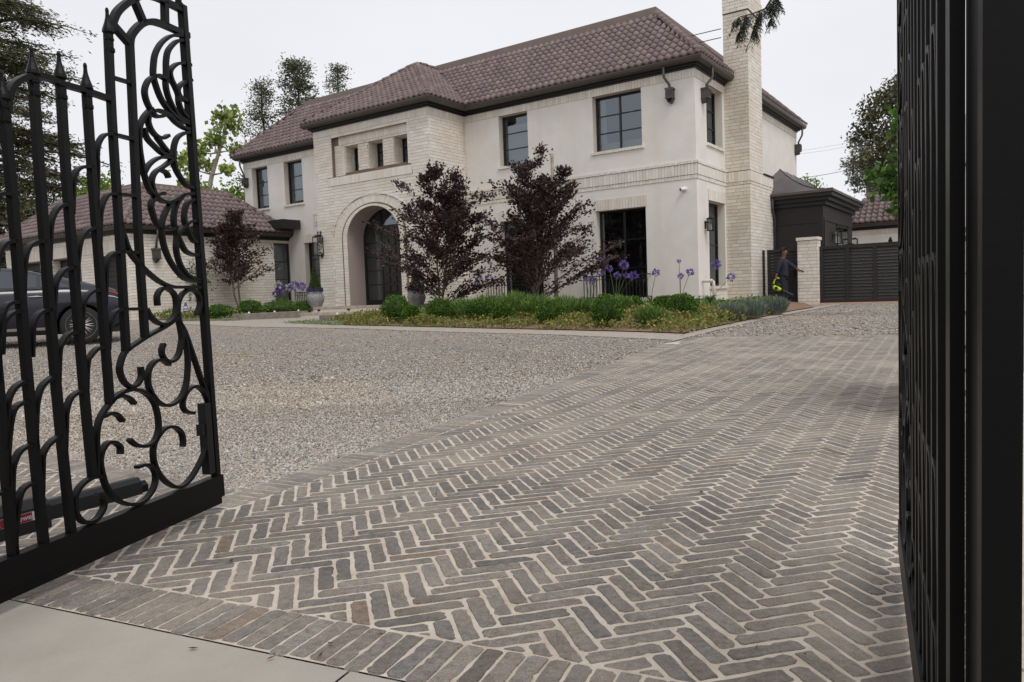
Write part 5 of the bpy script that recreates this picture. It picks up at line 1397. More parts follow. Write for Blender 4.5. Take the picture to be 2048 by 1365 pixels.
BEECH = [(54, 38, 39), (44, 32, 34), (64, 43, 42), (38, 29, 31), (80, 50, 46), (48, 35, 37)]
def beech(u, v, H, wid, lab, seed, n=9000, stems=3, low=.06):
    p = hw(u, v, 0); p.z = bz(p.x, p.y) - .02
    return whorl_tree('copper_beech', p, H, .055, 60, lambda t: wid * (1.15 - .95 * t) * (1 if t > .2 else .85 + t * .7), lambda t: .55 + .5 * t, lab, BEECH, n, .088, 'copper beeches by the walls', low, 1.0, 0.15, .085, .6, 'bark_grey', 'leaf_glossy', seed, 5, stems, .1, flat=.6, gap=.14, lv=(.5, 1.25))
b3 = beech(-3.75, -3.0, 4.05, 2.55, 'dark purple copper beech tied to a tall stake between the two ground-floor windows', 3, 17500)
b2 = beech(-6.45, -4.0, 3.95, 2.5, 'dark purple copper beech right of the arched entrance', 5, 17500)
b1 = beech(-16.6, -3.6, 3.75, 1.7, 'dark purple copper beech in front of the garage side wall', 9, 8000, 2, .3)
sk = hw(-3.25, -2.6, 0); stake = empty('tree_stake', (sk.x, sk.y, bz(sk.x, sk.y) - .2), 0, 'tall round wooden stake behind the right copper beech', 'stake')
mb = MB(); mb.tube([(0, 0, 0), (.01, 0, 2.2), (.0, 0, 4.6)], [.055, .05, .045], 8); mb.build('post', 'bark_pale', stake, smooth=True)
mb = MB(); mb.lathe([(.06, 3.3), (.062, 3.33), (.06, 3.36)], (0, 0, 0), 8); mb.build('tie', 'plastic_black', stake)

# background trees -----------------------------------------------------------------
CON = [(92, 98, 66), (78, 88, 60), (106, 108, 72), (112, 100, 68), (68, 78, 56)]
def far_base(px, Y, z=.3): p = at_depth(px, 600, Y); return Vector((p.x, p.y, z))
whorl_tree('conifer', far_base(-20, 44), 27, .55, 190, lambda t: 8.2 * (1.05 - .8 * t), lambda t: .18 - .25 * (1 - t), 'huge shaggy conifer with drooping sprays behind the garage at far left', [(80, 86, 58), (66, 76, 52), (94, 96, 64), (100, 90, 62), (58, 68, 48)], 120000, .22, 'trees behind the house', .06, 1.0, .55, .24, .3, 'bark_dark', 'needle', 21, 8, 1, -.3, flat=.7)
RW = [(84, 92, 66), (72, 82, 58), (94, 98, 68), (104, 96, 66), (62, 72, 54)]
def redwood(px, top, Y, w, nb, n, lab, seed, gap=.25):
    z = at_depth(px, top, Y).z
    return whorl_tree('redwood', far_base(px, Y), z, .35, nb, lambda t: w * 1.25 * (1.03 - t) ** .8 + .08 * w, lambda t: .12 + .3 * (t - .5), lab, RW, int(n * 1.7), .26, 'trees behind the house', .25, 1.0, .1, .42, .4, 'bark_dark', 'needle', seed, 3, 1, .2, gap=gap, flat=.6)
redwood(548, 172, 74, 3.6, 62, 5600, 'thin sparse redwood behind the left roof, leftmost of the three', 31, .35)
redwood(618, 126, 72, 3.9, 60, 9000, 'dense layered redwood behind the left roof, middle and tallest of the three', 32, .25)
redwood(697, 136, 80, 2.6, 60, 4300, 'small slim redwood behind the left roof, rightmost of the three', 33, .3)
SY = [(144, 158, 82), (128, 146, 72), (158, 170, 98), (114, 132, 64)]
b = far_base(412, 46)
A_ = lambda px, py, Y=46: at_depth(px, py, Y)
clump_tree('sycamore', b, [A_(414, 400), A_(424, 350), A_(438, 305), A_(447, 270)], [(A_(457, 240), 1.05), (A_(430, 285), .8), (A_(395, 305), .8), (A_(372, 330), .95), (A_(470, 300), .6), (A_(455, 340, 45), .6), (A_(385, 375), .9), (A_(410, 330), .6)], 'young sycamore with pale bare limbs and light green leaves behind the garage', SY, .27, 3000, 'trees behind the house', 'bark_pale', 'leaf', 41, .2, .85, shell=.25)
SH = [(120, 146, 44), (98, 128, 40), (140, 160, 56), (84, 110, 38)]
for i, (px, py, Y, rad, lab) in enumerate(((455, 398, 41, 1.25, 'bright green shrub top between garage roof and house wall'), (410, 405, 42, 1.0, 'yellow-green shrub top above the garage ridge beside the gate'), (200, 385, 43, 1.5, 'yellow-green tree top behind the garage roof seen through the gate'), (20, 400, 42, 2.2, 'dark green bush mass behind the garage at the left edge'), (105, 370, 45, 2.4, 'olive bush behind the garage between the gate pickets'))):
    c = A_(px, py, Y); clump_tree('shrub', (c.x, c.y, .3), [(c.x, c.y, c.z * .5), (c.x, c.y, c.z)], [(c, rad), (c + Vector((rad * .8, 0, -rad * .5)), rad * .8), (c + Vector((-rad * .8, 0, -rad * .6)), rad * .85)], lab, SH if i < 3 else CON, .2, 2600, 'shrubs behind the garage', 'bark_dark', 'leaf', 50 + i, .1, .6, 'shrub', shell=.4)
MG = [(74, 80, 50), (62, 70, 46), (88, 90, 58), (98, 88, 56), (54, 62, 44)]
b = far_base(1800, 48)
clump_tree('magnolia', b, [A_(1795, 420, 48), A_(1790, 330, 48), A_(1795, 220, 48)], [(A_(1778, 205, 48), 1.3), (A_(1745, 225, 48), 1.1), (A_(1815, 190, 48), 1.9), (A_(1730, 262, 48), 1.2), (A_(1775, 275, 48), 1.7), (A_(1752, 310, 47.5), 1.5), (A_(1815, 300, 48), 2.0), (A_(1790, 340, 48), 1.4), (A_(1850, 240, 49), 2.2)], 'dark glossy evergreen tree above the rear wing at right', MG, .30, 9500, 'trees behind the rear wing', 'bark_dark', 'leaf_glossy', 61, .3, .45, shell=.3)
EU = [(112, 122, 104), (98, 110, 94), (126, 132, 110), (86, 98, 82), (134, 124, 92)]
b = far_base(1735, 56)
clump_tree('eucalyptus', b, [A_(1738, 420, 56), A_(1735, 350, 56), A_(1728, 310, 56)], [(A_(1710, 290, 56), 1.0), (A_(1706, 330, 56), 1.0), (A_(1722, 362, 56), 1.1), (A_(1745, 340, 56), 1.3), (A_(1760, 372, 56), 1.4), (A_(1733, 310, 56), .9)], 'grey-green eucalyptus beside the dark tree at right', EU, .26, 5600, 'trees behind the rear wing', 'bark_pale', 'leaf', 62, .22, .35, shell=.2)
FG = [(62, 100, 34), (78, 116, 40), (50, 84, 30), (92, 126, 48)]
b = at_depth(1842, 560, 15); b.z = .2
clump_tree('fig_tree', b, [A_(1842, 460, 15), A_(1835, 390, 15), A_(1828, 340, 15)], [(A_(1775, 372, 15), .32), (A_(1800, 345, 15), .32), (A_(1762, 345, 15), .24), (A_(1820, 300, 15), .4), (A_(1797, 255, 15), .24), (A_(1800, 225, 15), .2), (A_(1785, 395, 15), .26), (A_(1835, 370, 15), .4), (A_(1805, 425, 15), .2)], 'bright green large-leaved branches hanging in at the right gate', FG, .17, 1400, None, 'bark_pale', 'leaf', 63, .06, .55, shell=.2)
c = A_(1622, 368, 50); clump_tree('shrub', (c.x, c.y, .3), [(c.x, c.y, c.z * .6), (c.x, c.y, c.z)], [(c, .75), (c + Vector((.6, 0, -.7)), .7), (c + Vector((-.6, 0, -.8)), .7)], 'small bright green tree top behind the metal bay roof', SH, .17, 1300, None, 'bark_dark', 'leaf', 64, .08, .6, 'shrub', shell=.35)

# overhanging pepper branch at the top
hb = A_(1560, -60, 7.5); root = empty('pepper_branch', hb, 0, 'dark feathery twig hanging down in front of the chimney top', 'branch')
wood = MB(); rng = np.random.default_rng(71); Q = []; D = []
stem = [A_(1560, -60, 7.5), A_(1548, -10, 7.5), A_(1530, 18, 7.5), A_(1505, 28, 7.5), A_(1480, 34, 7.5), A_(1466, 45, 7.5)]
wood.tube([p - hb for p in stem], [.012, .011, .009, .007, .005, .003], 5)
s2 = [A_(1540, 5, 7.5), A_(1546, 25, 7.5), A_(1540, 45, 7.5)]; s3 = [A_(1520, 22, 7.5), A_(1512, 50, 7.5), A_(1504, 72, 7.5)]; s4 = [A_(1495, 30, 7.5), A_(1486, 50, 7.5), A_(1478, 66, 7.5)]; s5 = [A_(1549, -8, 7.5), A_(1558, 0, 7.4), A_(1549, 12, 7.5)]
for sp in (s2, s3, s4, s5): wood.tube([p - hb for p in sp], [.005, .004, .002], 4)
wood.build('twig', 'bark_dark', root)
for sp, k in ((stem[1:], 60), (s2, 26), (s3, 34), (s4, 36), (s5, 26)):
    for _ in range(k):
        i = rng.integers(0, len(sp) - 1); p = sp[i].lerp(sp[i + 1], rng.uniform()); a = rng.uniform(0, 6.28)
        d = Vector((math.cos(a) * .5, math.sin(a) * .5, -1)).normalized(); L = rng.uniform(.06, .15)
        for m in range(13):
            q = p + d * (L * m / 12); s = 1 if m % 2 else -1
            Q.append(tuple(q)); D.append((math.cos(a + 1.57) * s, math.sin(a + 1.57) * s, -1.1))
leaf_obj('foliage', np.array(Q), .046, 'leaf', root, pal(len(Q), [(48, 60, 40), (38, 50, 34), (58, 70, 46), (66, 60, 60)], .2, rng), .17, -.4, rng, np.array(D) * 1.6)

# shrubs in the beds --------------------------------------------------------------------
BOX = [(74, 106, 34), (92, 128, 42), (58, 88, 29), (112, 144, 56), (46, 72, 25)]
def ball(name, p, rx, rz, label, cols, n, size, group, seed, aspect=.6, cat='shrub', lm='leaf', cone=False):
    rng = np.random.default_rng(seed); root = empty(name, p, 0, label, cat, group)
    d = rng.normal(size=(n, 3)); d /= np.linalg.norm(d, axis=1)[:, None]
    bump = 1 + .09 * np.sin(d[:, 0] * 6 + seed) * np.cos(d[:, 1] * 7) + .05 * np.sin(d[:, 2] * 11 + seed)
    rr = (.80 + .22 * rng.uniform(0, 1, n) ** .6) * bump
    Q = d * rr[:, None]
    if cone: t = (Q[:, 2] + 1) / 2; Q[:, :2] *= (1.12 - t)[:, None] * .95
    Q = Q * arr(rx, rx, rz) + arr(p.x, p.y, p.z + rz * .92)
    core = MB(); m_ = 10  # solid core in darkened leaf green, painting the shade between the leaves
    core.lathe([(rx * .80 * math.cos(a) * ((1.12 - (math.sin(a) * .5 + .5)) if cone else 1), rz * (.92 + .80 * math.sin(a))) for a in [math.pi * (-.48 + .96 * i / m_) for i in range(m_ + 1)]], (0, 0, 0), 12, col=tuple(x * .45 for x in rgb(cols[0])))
    core.build('shaded_core', 'needle', root)
    leaf_obj('foliage', Q, size, lm, root, pal(n, cols, .22, rng), aspect, .3, rng, d * .8)
    return root
def bed_pt(px, py):
    d = ray(px, py); lo, hi = 4.0, 40.0              # march along the sight line to the mounded soil
    k = lo
    while k < hi:
        if CAM_H + k * d[2] <= bz(k * d[0], k): break
        k += .02
    return Vector((k * d[0], k, bz(k * d[0], k)))
boxes = [(793, 644, 27, 27, 'big round box ball at the left end of the front bed'), (823, 647, 17, 18, 'small round box ball touching the big one at the left bed end'), (880, 645, 25, 24, 'round box ball in front of the left copper beech'), (1008, 647, 20, 20, 'dark box ball in front of the feathery shrubs'),
         (1105, 646, 30, 22, 'broad low box ball in front of the right copper beech'), (1213, 652, 30, 31, 'large round box ball in front of the right railing'), (1265, 628, 20, 17, 'box ball tucked behind the large one under the right window'), (1330, 632, 24, 20, 'pale box ball beside the bed corner, left of two'), (1364, 641, 28, 27, 'round box ball beside the bed corner, right of two'), (960, 640, 22, 20, 'box ball between the left beech and the feathery shrubs')]
for i, (px, py, rx, rz, lab) in enumerate(boxes):
    p = bed_pt(px, py); k = p.y / FPX; ball('box_ball', p, rx * k, rz * k, lab, BOX, 3400, .042, 'clipped box balls', 80 + i)
for i, (px, py, rx, rz, lab) in enumerate(((500, 630, 22, 18, 'box ball at the foot of the beech by the garage'), (437, 634, 26, 14, 'low box mound beside the gate end by the garage wall'), (562, 630, 36, 17, 'broad box mound in front of the glass side door'), (607, 628, 22, 14, 'small box mound next to the left urn'))):
    p = hw(-14.5 - i * .1, -4, 0); u0 = (-16.2, -16.6, -14.6, -13.6)[i]; v0 = (-5.2, -6.2, -3.9, -3.2)[i]
    q = on_plane(px, py - rz, hw(0, v0, 0), DB); p = Vector((q.x, q.y, bz(q.x, q.y))); k = p.y / FPX
    ball('box_ball', p, rx * k, rz * k, lab, BOX, 2400, .05, 'clipped box balls', 95 + i)
def tuft(name, p, w, h, label, cols, n, size, aspect, group, seed, cat='shrub', lm='leaf', out=.5):
    rng = np.random.default_rng(seed); root = empty(name, p, 0, label, cat, group)
    a = rng.uniform(0, 6.28, n); r = np.sqrt(rng.uniform(0, 1, n)); z = rng.uniform(.05, 1, n) * (1 - .45 * r ** 2)
    Q = np.stack([np.cos(a) * r * w * (.6 + .4 * z), np.sin(a) * r * w * (.6 + .4 * z), z * h], 1) + np.array(p)
    D = np.stack([np.cos(a) * r * out, np.sin(a) * r * out, np.ones(n)], 1)
    leaf_obj('foliage', Q, size, lm, root, pal(n, cols, .25, rng), aspect, .5, rng, D * 1.5); return root
FE = [(104, 134, 62), (88, 118, 54), (124, 150, 78), (72, 100, 48)]
for i, (px, py, w, h) in enumerate(((925, 628, .5, .44), (975, 622, .52, .48), (1030, 622, .55, .54), (1075, 625, .45, .46), (1128, 626, .45, .42), (1165, 622, .35, .34), (1300, 640, .3, .28), (1240, 618, .35, .32))):
    tuft('feathery_shrub', bed_pt(px, py + 12), w, h, ['soft feathery green shrub right behind the left box balls', 'soft feathery green shrub left of the bed middle', 'tall soft feathery shrub in the middle of the bed', 'soft feathery shrub at the foot of the right copper beech', 'feathery shrub just right of the right copper beech', 'small feathery shrub left of the right railing', 'pale feathery tuft between the two large box balls', 'feathery tuft under the right railing'][i], FE, 2600, .13, .14, 'feathery shrubs in the front bed', 110 + i)
LV = [(118, 132, 106), (102, 118, 94), (132, 144, 116), (90, 108, 84), (120, 112, 136)]
for i, (px, py, w, h, lab) in enumerate(((1462, 640, .38, .28, 'grey-green lavender clump at the bed end, left of three'), (1500, 637, .42, .32, 'grey-green lavender clump at the bed end, middle of three'), (1545, 631, .42, .34, 'grey-green lavender clump below the man with the blower'))):
    tuft('lavender', bed_pt(px, py), w, h, lab, LV, 2600, .13, .1, 'lavender at the bed end', 130 + i, 'lavender')
AG = [(66, 100, 36), (80, 118, 44), (54, 86, 32)]
def agapanthus(p, heads, label, seed, nleaf=34, L=.55):
    rng = np.random.default_rng(seed); root = empty('agapanthus', p, 0, label, 'flower', 'purple agapanthus along the walls'); mb = MB()
    for i in range(nleaf):
        a = rng.uniform(0, 6.28); l = L * rng.uniform(.7, 1.2); d = Vector((math.cos(a), math.sin(a), 0)); pts = []
        for k in range(6): t = k / 5; pts.append(d * (l * (.15 + .75 * t) * t) + Vector((0, 0, l * (1.15 * t - .75 * t * t))))
        s = Vector((-d.y, d.x, 0)) * .014; vs = []
        for k, q in enumerate(pts): w = 1 - .85 * (k / 5) ** 3; vs += [q - s * w, q + s * w]
        mb.add(vs, [(2 * k, 2 * k + 1, 2 * k + 3, 2 * k + 2) for k in range(5)], tuple(x * rng.uniform(.8, 1.2) for x in rgb(AG[rng.integers(0, 3)])))
    mb.build('strap_leaves', 'leaf', root)
    for hp, rad, white in heads:
        h = Vector(hp) - p; st_ = MB(); st_.tube([Vector((0, 0, .05)), h * .5 + Vector((h.x * -.12, h.y * -.12, .02)), h], .007, 5, col=rgb((96, 118, 66))); so = st_.build('flower_stem', 'plant_stem', root)
        m = 60; d = rng.normal(size=(m, 3)); d[:, 2] = d[:, 2] * .8 + .15; d /= np.linalg.norm(d, axis=1)[:, None]
        fl = MB()
        Q = np.repeat(np.array(h)[None], m, 0) + d * rad * .45
        V, F, C = leaves(Q, rad * .62, .5, pal(m, [(214, 212, 200), (196, 196, 178)] if white else [(112, 90, 166), (130, 108, 184), (96, 76, 150), (148, 128, 194)], .12, rng), 0, rng, d * 2.4)
        link_mesh('flower_head', fast_mesh('flower_head', V, 4, F, C), 'petal', so)
def vpt(px, py, v): return on_plane(px, py, hw(0, v, 0), DB)
def aga(px, v, hl, label, seed, n=34):
    q = vpt(px, 560, v); p = Vector((q.x, q.y, bz(q.x, q.y))); agapanthus(p, [(vpt(x, y, v + rv), r * .00088 * q.y, wh) for x, y, r, rv, wh in hl], label, seed, n)
aga(1230, -2.2, [(1248, 531, 8, 0, 0), (1219, 538, 5.5, .1, 0), (1267, 552, 8, -.2, 0), (1234, 552, 6, .1, 0), (1252, 551, 5, .2, 0)], 'purple agapanthus clump in front of the right french window', 150, 40)
aga(1300, -2.0, [(1312, 546, 6.5, 0, 0)], 'single purple agapanthus just right of the right railing', 151, 26)
aga(1360, -1.6, [(1358, 523, 3.5, 0, 0), (1380, 545, 6.5, .1, 0), (1361, 553, 5.5, -.1, 0)], 'purple agapanthus with three heads against the blank wall near the corner', 152, 30)
aga(1418, -1.8, [(1432, 530, 8, .4, 0), (1462, 555, 7, .6, 0)], 'purple agapanthus in front of the side window and chimney', 153, 44)
aga(1180, -2.4, [(1200, 546, 6, 0, 0), (1184, 562, 6, 0, 0), (1202, 520, 4, .2, 0), (1170, 556, 4, 0, 0)], 'purple agapanthus at the left end of the right railing', 154, 30)
aga(968, -2.4, [(958, 560, 7, 0, 0), (978, 557, 7, .1, 0), (1062, 534, 5, .4, 0)], 'purple agapanthus beside the left railing between the beeches', 155, 34)
aga(585, -2.6, [(562, 578, 8.5, 0, 0), (590, 573, 9, .1, 0), (604, 574, 7, -.1, 0), (552, 588, 6, 0, 0)], 'purple agapanthus beside the glass side door of the garage', 156, 34)
aga(570, -2.3, [(556, 571, 7, 0, 1), (578, 576, 6.5, 0, 1)], 'cream-white faded agapanthus among the purple ones by the garage', 157, 16)
# ground cover
def scatter_cover(name, poly_h, n, h, cols, size, seed, par=None, aspect=.6):
    rng = np.random.default_rng(seed); P = [hxy(*q) for q in poly_h]; xs = [p[0] for p in P]; ys = [p[1] for p in P]
    x = rng.uniform(min(xs), max(xs), n * 3); y = rng.uniform(min(ys), max(ys), n * 3); k = inside_np(P, x, y); x, y = x[k][:n], y[k][:n]
    f = np.sin(x * 3.1 + np.sin(y * 2.3) * 1.7) * np.cos(y * 2.7 + x) ; k = f + rng.normal(0, .25, len(x)) > -.35; x, y, f = x[k], y[k], f[k]
    z = np.array([bz(a, b) for a, b in zip(x, y)]) + rng.uniform(0, 1, len(x)) * h * (.6 + .5 * f)
    V, F, C = leaves(np.stack([x, y, z], 1), size, aspect, pal(len(x), cols, .25, rng), .5, rng)
    o = link_mesh(name, fast_mesh(name, V, 4, F, C), 'leaf'); o['kind'] = 'stuff'; return o
GC = [(116, 126, 58), (138, 142, 76), (96, 110, 50), (154, 152, 84), (84, 98, 46), (146, 120, 66)]
gc = scatter_cover('ground_cover', ((-7.8, -7.15), (-6, -8.05), (-3, -8.08), (0, -8.47), (3.12, -9.0), (3.1, -3.5), (1.5, -4.5), (-1, -6.3), (-5, -6.3), (-7.6, -5.2)), 30000, .24, GC, .06, 170); tag(gc, 'low yellow-green ground cover along the front of the bed', 'ground cover')
gc = scatter_cover('garden_foliage', ((-7.8, -5.6), (-5, -6.5), (-1, -6.4), (1.6, -4.6), (2.6, -3.4), (2.0, 1.8), (.9, 2.0), (.2, -.3), (-7.8, -.4)), 16000, .2, FE + [(70, 92, 42)], .075, 171); tag(gc, 'mixed low green planting behind the clipped box balls', 'ground cover')
gc = scatter_cover('ground_cover_beside_garage', ((-17.9, -6.5), (-13.3, -6.2), (-13.3, -3.0), (-14.1, -.6), (-17.8, -.4)), 12000, .3, GC + FE, .085, 172); tag(gc, 'low green planting in front of the garage side wall', 'ground cover')
TH = [(140, 148, 116), (126, 138, 100), (150, 156, 126)]
gc = scatter_cover('creeping_thyme', ((-9.2, -7.5), (-6.4, -8.0), (-6.6, -7.5), (-8.2, -6.6)), 3000, .07, TH, .05, 173); tag(gc, 'pale creeping mat at the foot of the right kerb block', 'ground cover')
gc = scatter_cover('creeping_thyme', ((-15.6, -7.2), (-12.4, -6.9), (-12.6, -6.2), (-15.6, -6.5)), 3000, .07, TH, .05, 174); tag(gc, 'pale creeping mat at the foot of the left kerb block', 'ground cover')
# urns with clipped cones
for i, (px, pb, lab) in enumerate(((632, 622, 'grey stone urn with purple flowers and a clipped cone left of the arch'), (834, 616, 'grey stone urn with purple flowers in front of the porch corner, right of the arch'))):
    v0 = (-3.0, -3.1)[i]; q = on_plane(px, pb, hw(0, v0, 0), DB); zb = (.63, .58)[i]; p = Vector((q.x, q.y, zb)); k = p.y / FPX; hgt = 40 * k; rad = 17 * k
    root = empty('garden_urn', p, 0, lab, 'urn', 'urns at the entrance')
    mb = MB(); mb.lathe([(rad * .45, 0), (rad * .5, .02), (rad * .62, hgt * .2), (rad * .95, hgt * .5), (rad * 1.05, hgt * .68), (rad * .95, hgt * .85), (rad * .78, hgt * .92), (rad * .86, hgt * .98), (rad * .84, hgt), (rad * .6, hgt)], (0, 0, 0), 24, fn=lambda th, z: 1 + .05 * math.cos(th * 6) * (z > .1)); mb.build('vessel', 'stone_urn', root, smooth=True)
    rng = np.random.default_rng(180 + i); n = 900; a = rng.uniform(0, 6.28, n); rr = np.sqrt(rng.uniform(0, 1, n)) * rad * .98
    Q = np.stack([np.cos(a) * rr, np.sin(a) * rr, hgt + rng.uniform(0, 1, n) * .13], 1) + np.array(p); leaf_obj('flowers', Q, .05, 'petal', root, pal(n, [(74, 44, 130), (92, 60, 152), (60, 36, 110), (96, 120, 50), (80, 104, 44)], .2, rng), .7, .4, rng)
    n = 2600; t = rng.uniform(0, 1, n); a = rng.uniform(0, 6.28, n); rr = rad * .80 * (1 - t * .93) * (.7 + .34 * rng.uniform(0, 1, n)); H_ = 44 * k
    Q = np.stack([np.cos(a) * rr, np.sin(a) * rr, hgt + .04 + t * H_], 1) + np.array(p); leaf_obj('clipped_cone', Q, .045, 'leaf', root, pal(n, [(62, 84, 36), (76, 98, 42), (50, 70, 32)], .2, rng), .6, .3, rng)
# vine on the garage wall
rng = np.random.default_rng(190); n = 420; Q = np.array([tuple(MH @ Vector((-18.0 + abs(rng.normal(0, .06)), -4.4 + rng.normal(0, .28), 1.9 + rng.normal(0, .33)))) for _ in range(n)])
vr = empty('climbing_vine', hw(-17.95, -4.4, .6), YAW, 'small green vine climbing the garage side wall behind the gate end', 'vine'); leaf_obj('foliage', Q, .09, 'leaf', vr, pal(n, [(70, 96, 48), (88, 116, 56), (56, 80, 42)], .2, rng), .6, .1, rng)
mb = MB(); mb.tube([(0, 0, 0), (.02, .03, .7), (0, -.02, 1.5)], [.015, .012, .006], 5); mb.build('stem', 'bark_grey', vr)
# rendered garden wall with ivy along the right of the drive
W0, W1 = Vector((2.93, 4.80, 0)), Vector((3.46, 6.00, 0)); wd = (W1 - W0).normalized(); wn = Vector((wd.y, -wd.x, 0))
gwl = empty('garden_wall', W0, 0, 'pale rendered garden wall behind the right gate leaf', 'wall')
mb = MB(); c = [wd * s + wn * n_ + Vector((0, 0, z)) for z in (-.2, 2.0) for n_ in (0, .25) for s in (0, (W1 - W0).length)]; mb.add(c, [(0, 2, 3, 1), (4, 5, 7, 6), (0, 1, 5, 4), (2, 6, 7, 3), (0, 4, 6, 2), (1, 3, 7, 5)]); mb.build('wall', 'wall_render', gwl, fix=True)
ivy = empty('ivy', W0 + Vector((0, 0, 0)), 0, 'green ivy clinging to the pale garden wall behind the right gate', 'ivy'); rng = np.random.default_rng(191); n = 2400
s = rng.uniform(-.05, (W1 - W0).length, n); z = rng.uniform(.05, 2.0, n); k = np.sin(s * 5) * np.cos(z * 4) + rng.normal(0, .5, n) > -.3; s, z = s[k], z[k]
Q = np.array(W0) + s[:, None] * np.array(wd) + np.stack([0 * z, 0 * z, z], 1) - rng.uniform(.0, .09, len(s))[:, None] * np.array(wn); leaf_obj('foliage', Q, .07, 'leaf', ivy, pal(len(s), [(84, 110, 40), (66, 92, 36), (104, 128, 50), (120, 128, 60)], .2, rng), .75, 0, rng)
# a few fallen leaves
rng = np.random.default_rng(195); Q = []
for _ in range(60):
    y = rng.uniform(1.8, 7); x = rng.uniform(-.55, .45) * y; Q.append((x, y, float(gz(x, y)) + .017))
V, F, C = leaves(np.array(Q), .028, .45, pal(60, [(96, 66, 44), (70, 52, 40), (122, 84, 52), (54, 44, 38)], .2, rng), 0, rng, np.stack([rng.normal(size=60), rng.normal(size=60), np.zeros(60)], 1) * 3)
V[:, 2] = np.repeat(np.array(Q)[:, 2], 4) + rng.uniform(0, .004, len(V)); fl = link_mesh('fallen_leaves', fast_mesh('fallen_leaves', V, 4, F, C), 'leaf'); fl['kind'] = 'stuff'; tag(fl, 'few dry brown leaves lying on the brick paving', 'leaves')

# ================================================================== CAR
car = empty('parked_car', (-8.73, 15.05, float(gz(-8.7, 14.9))), R(210), 'dark purple-grey four-door coupe parked on the gravel behind the left gate', 'car')
XS = [-.76, -.70, -.55, -.30, .1, .5, .9, 1.35, 1.8, 2.25, 2.65, 3.0, 3.4, 3.8, 4.05, 4.15]
ZR = [.80, 1.00, 1.07, 1.14, 1.26, 1.38, 1.47, 1.52, 1.53, 1.47, 1.32, 1.10, 1.02, .92, .76, .6]
ZSH = [.76, .96, 1.02, 1.05, 1.07, 1.07, 1.06, 1.05, 1.04, 1.03, 1.02, 1.01, .97, .86, .70, .56]
ZB = [.46, .36, .30, .26, .24, .22, .22, .22, .22, .22, .22, .22, .24, .26, .30, .36]
HWD = [.72, .82, .89, .95, .98, .98, .97, .96, .96, .96, .96, .96, .95, .90, .78, .64]
def car_sec(x):
    f = lambda A: float(np.interp(x, XS, A)); zr, zs, zb, w = f(ZR), f(ZSH), f(ZB), f(HWD)
    return [(0, zb), (w * .88, zb), (w * .97, zb + .12 * (zs - zb)), (w * .985, zb + .38 * (zs - zb)), (w, zb + .68 * (zs - zb)), (w * .985, zs - .06), (w * .93, zs), (w * (.93 - .17 * min(1, (zr - zs) / .4)), zs + .5 * (zr - zs)), (w * (.9 - .27 * min(1, (zr - zs) / .4)), zr - .1 * (zr - zs)), (w * .4, zr - .005), (0, zr)]
mb = MB(); xs = np.linspace(XS[0], XS[-1], 46); rows = []
for x in xs:
    h = car_sec(x); rows.append([(x, y, z) for y, z in h] + [(x, -y, z) for y, z in h[-2:0:-1]])
m_ = len(rows[0]); vs = [p for r_ in rows for p in r_]; fs = [(i * m_ + k, i * m_ + (k + 1) % m_, (i + 1) * m_ + (k + 1) % m_, (i + 1) * m_ + k) for i in range(len(rows) - 1) for k in range(m_)]
fs += [tuple(range(m_))[::-1], tuple((len(rows) - 1) * m_ + k for k in range(m_))]
mb.add(vs, fs); body = mb.build('body', 'car_paint', car, smooth=True, fix=True)
cut = MB()
for ax in (0, 2.95):
    for sy in (-1, 1): cut.tube([(ax, sy * .62, .37), (ax, sy * 1.3, .37)], .405, 32)
cutter = cut.build('cutter', 'plastic_black', car, fix=True)
bo = body.modifiers.new('wells', 'BOOLEAN'); bo.operation = 'DIFFERENCE'; bo.object = cutter; bo.solver = 'EXACT'
dg = bpy.context.evaluated_depsgraph_get(); nm = bpy.data.meshes.new_from_object(body.evaluated_get(dg)); body.modifiers.clear(); body.data = nm; bpy.data.objects.remove(cutter)
nm.polygons.foreach_set('use_smooth', [True] * len(nm.polygons))
def patch(name, x0, x1, k0, k1, t0, t1, m, par, out=.008, n=18, side=1, shape=None):
    mb = MB(); vs = []
    for i in range(n + 1):
        x = x0 + (x1 - x0) * i / n; h = car_sec(x)
        for j in range(5):
            a, b = (t0, t1) if shape is None else shape(i / n)
            q = a + (b - a) * j / 4; k = k0 + q * (k1 - k0); kk = min(int(k), k1 - 1); fr_ = k - kk
            y = h[kk][0] + (h[kk + 1][0] - h[kk][0]) * fr_; z = h[kk][1] + (h[kk + 1][1] - h[kk][1]) * fr_; vs.append((x, side * (y + out), z + out * .4))
    mb.add(vs, [(i * 5 + j, i * 5 + j + 1, i * 5 + 6 + j, i * 5 + 5 + j) for i in range(n) for j in range(4)]); return mb.build(name, m, par, smooth=True)
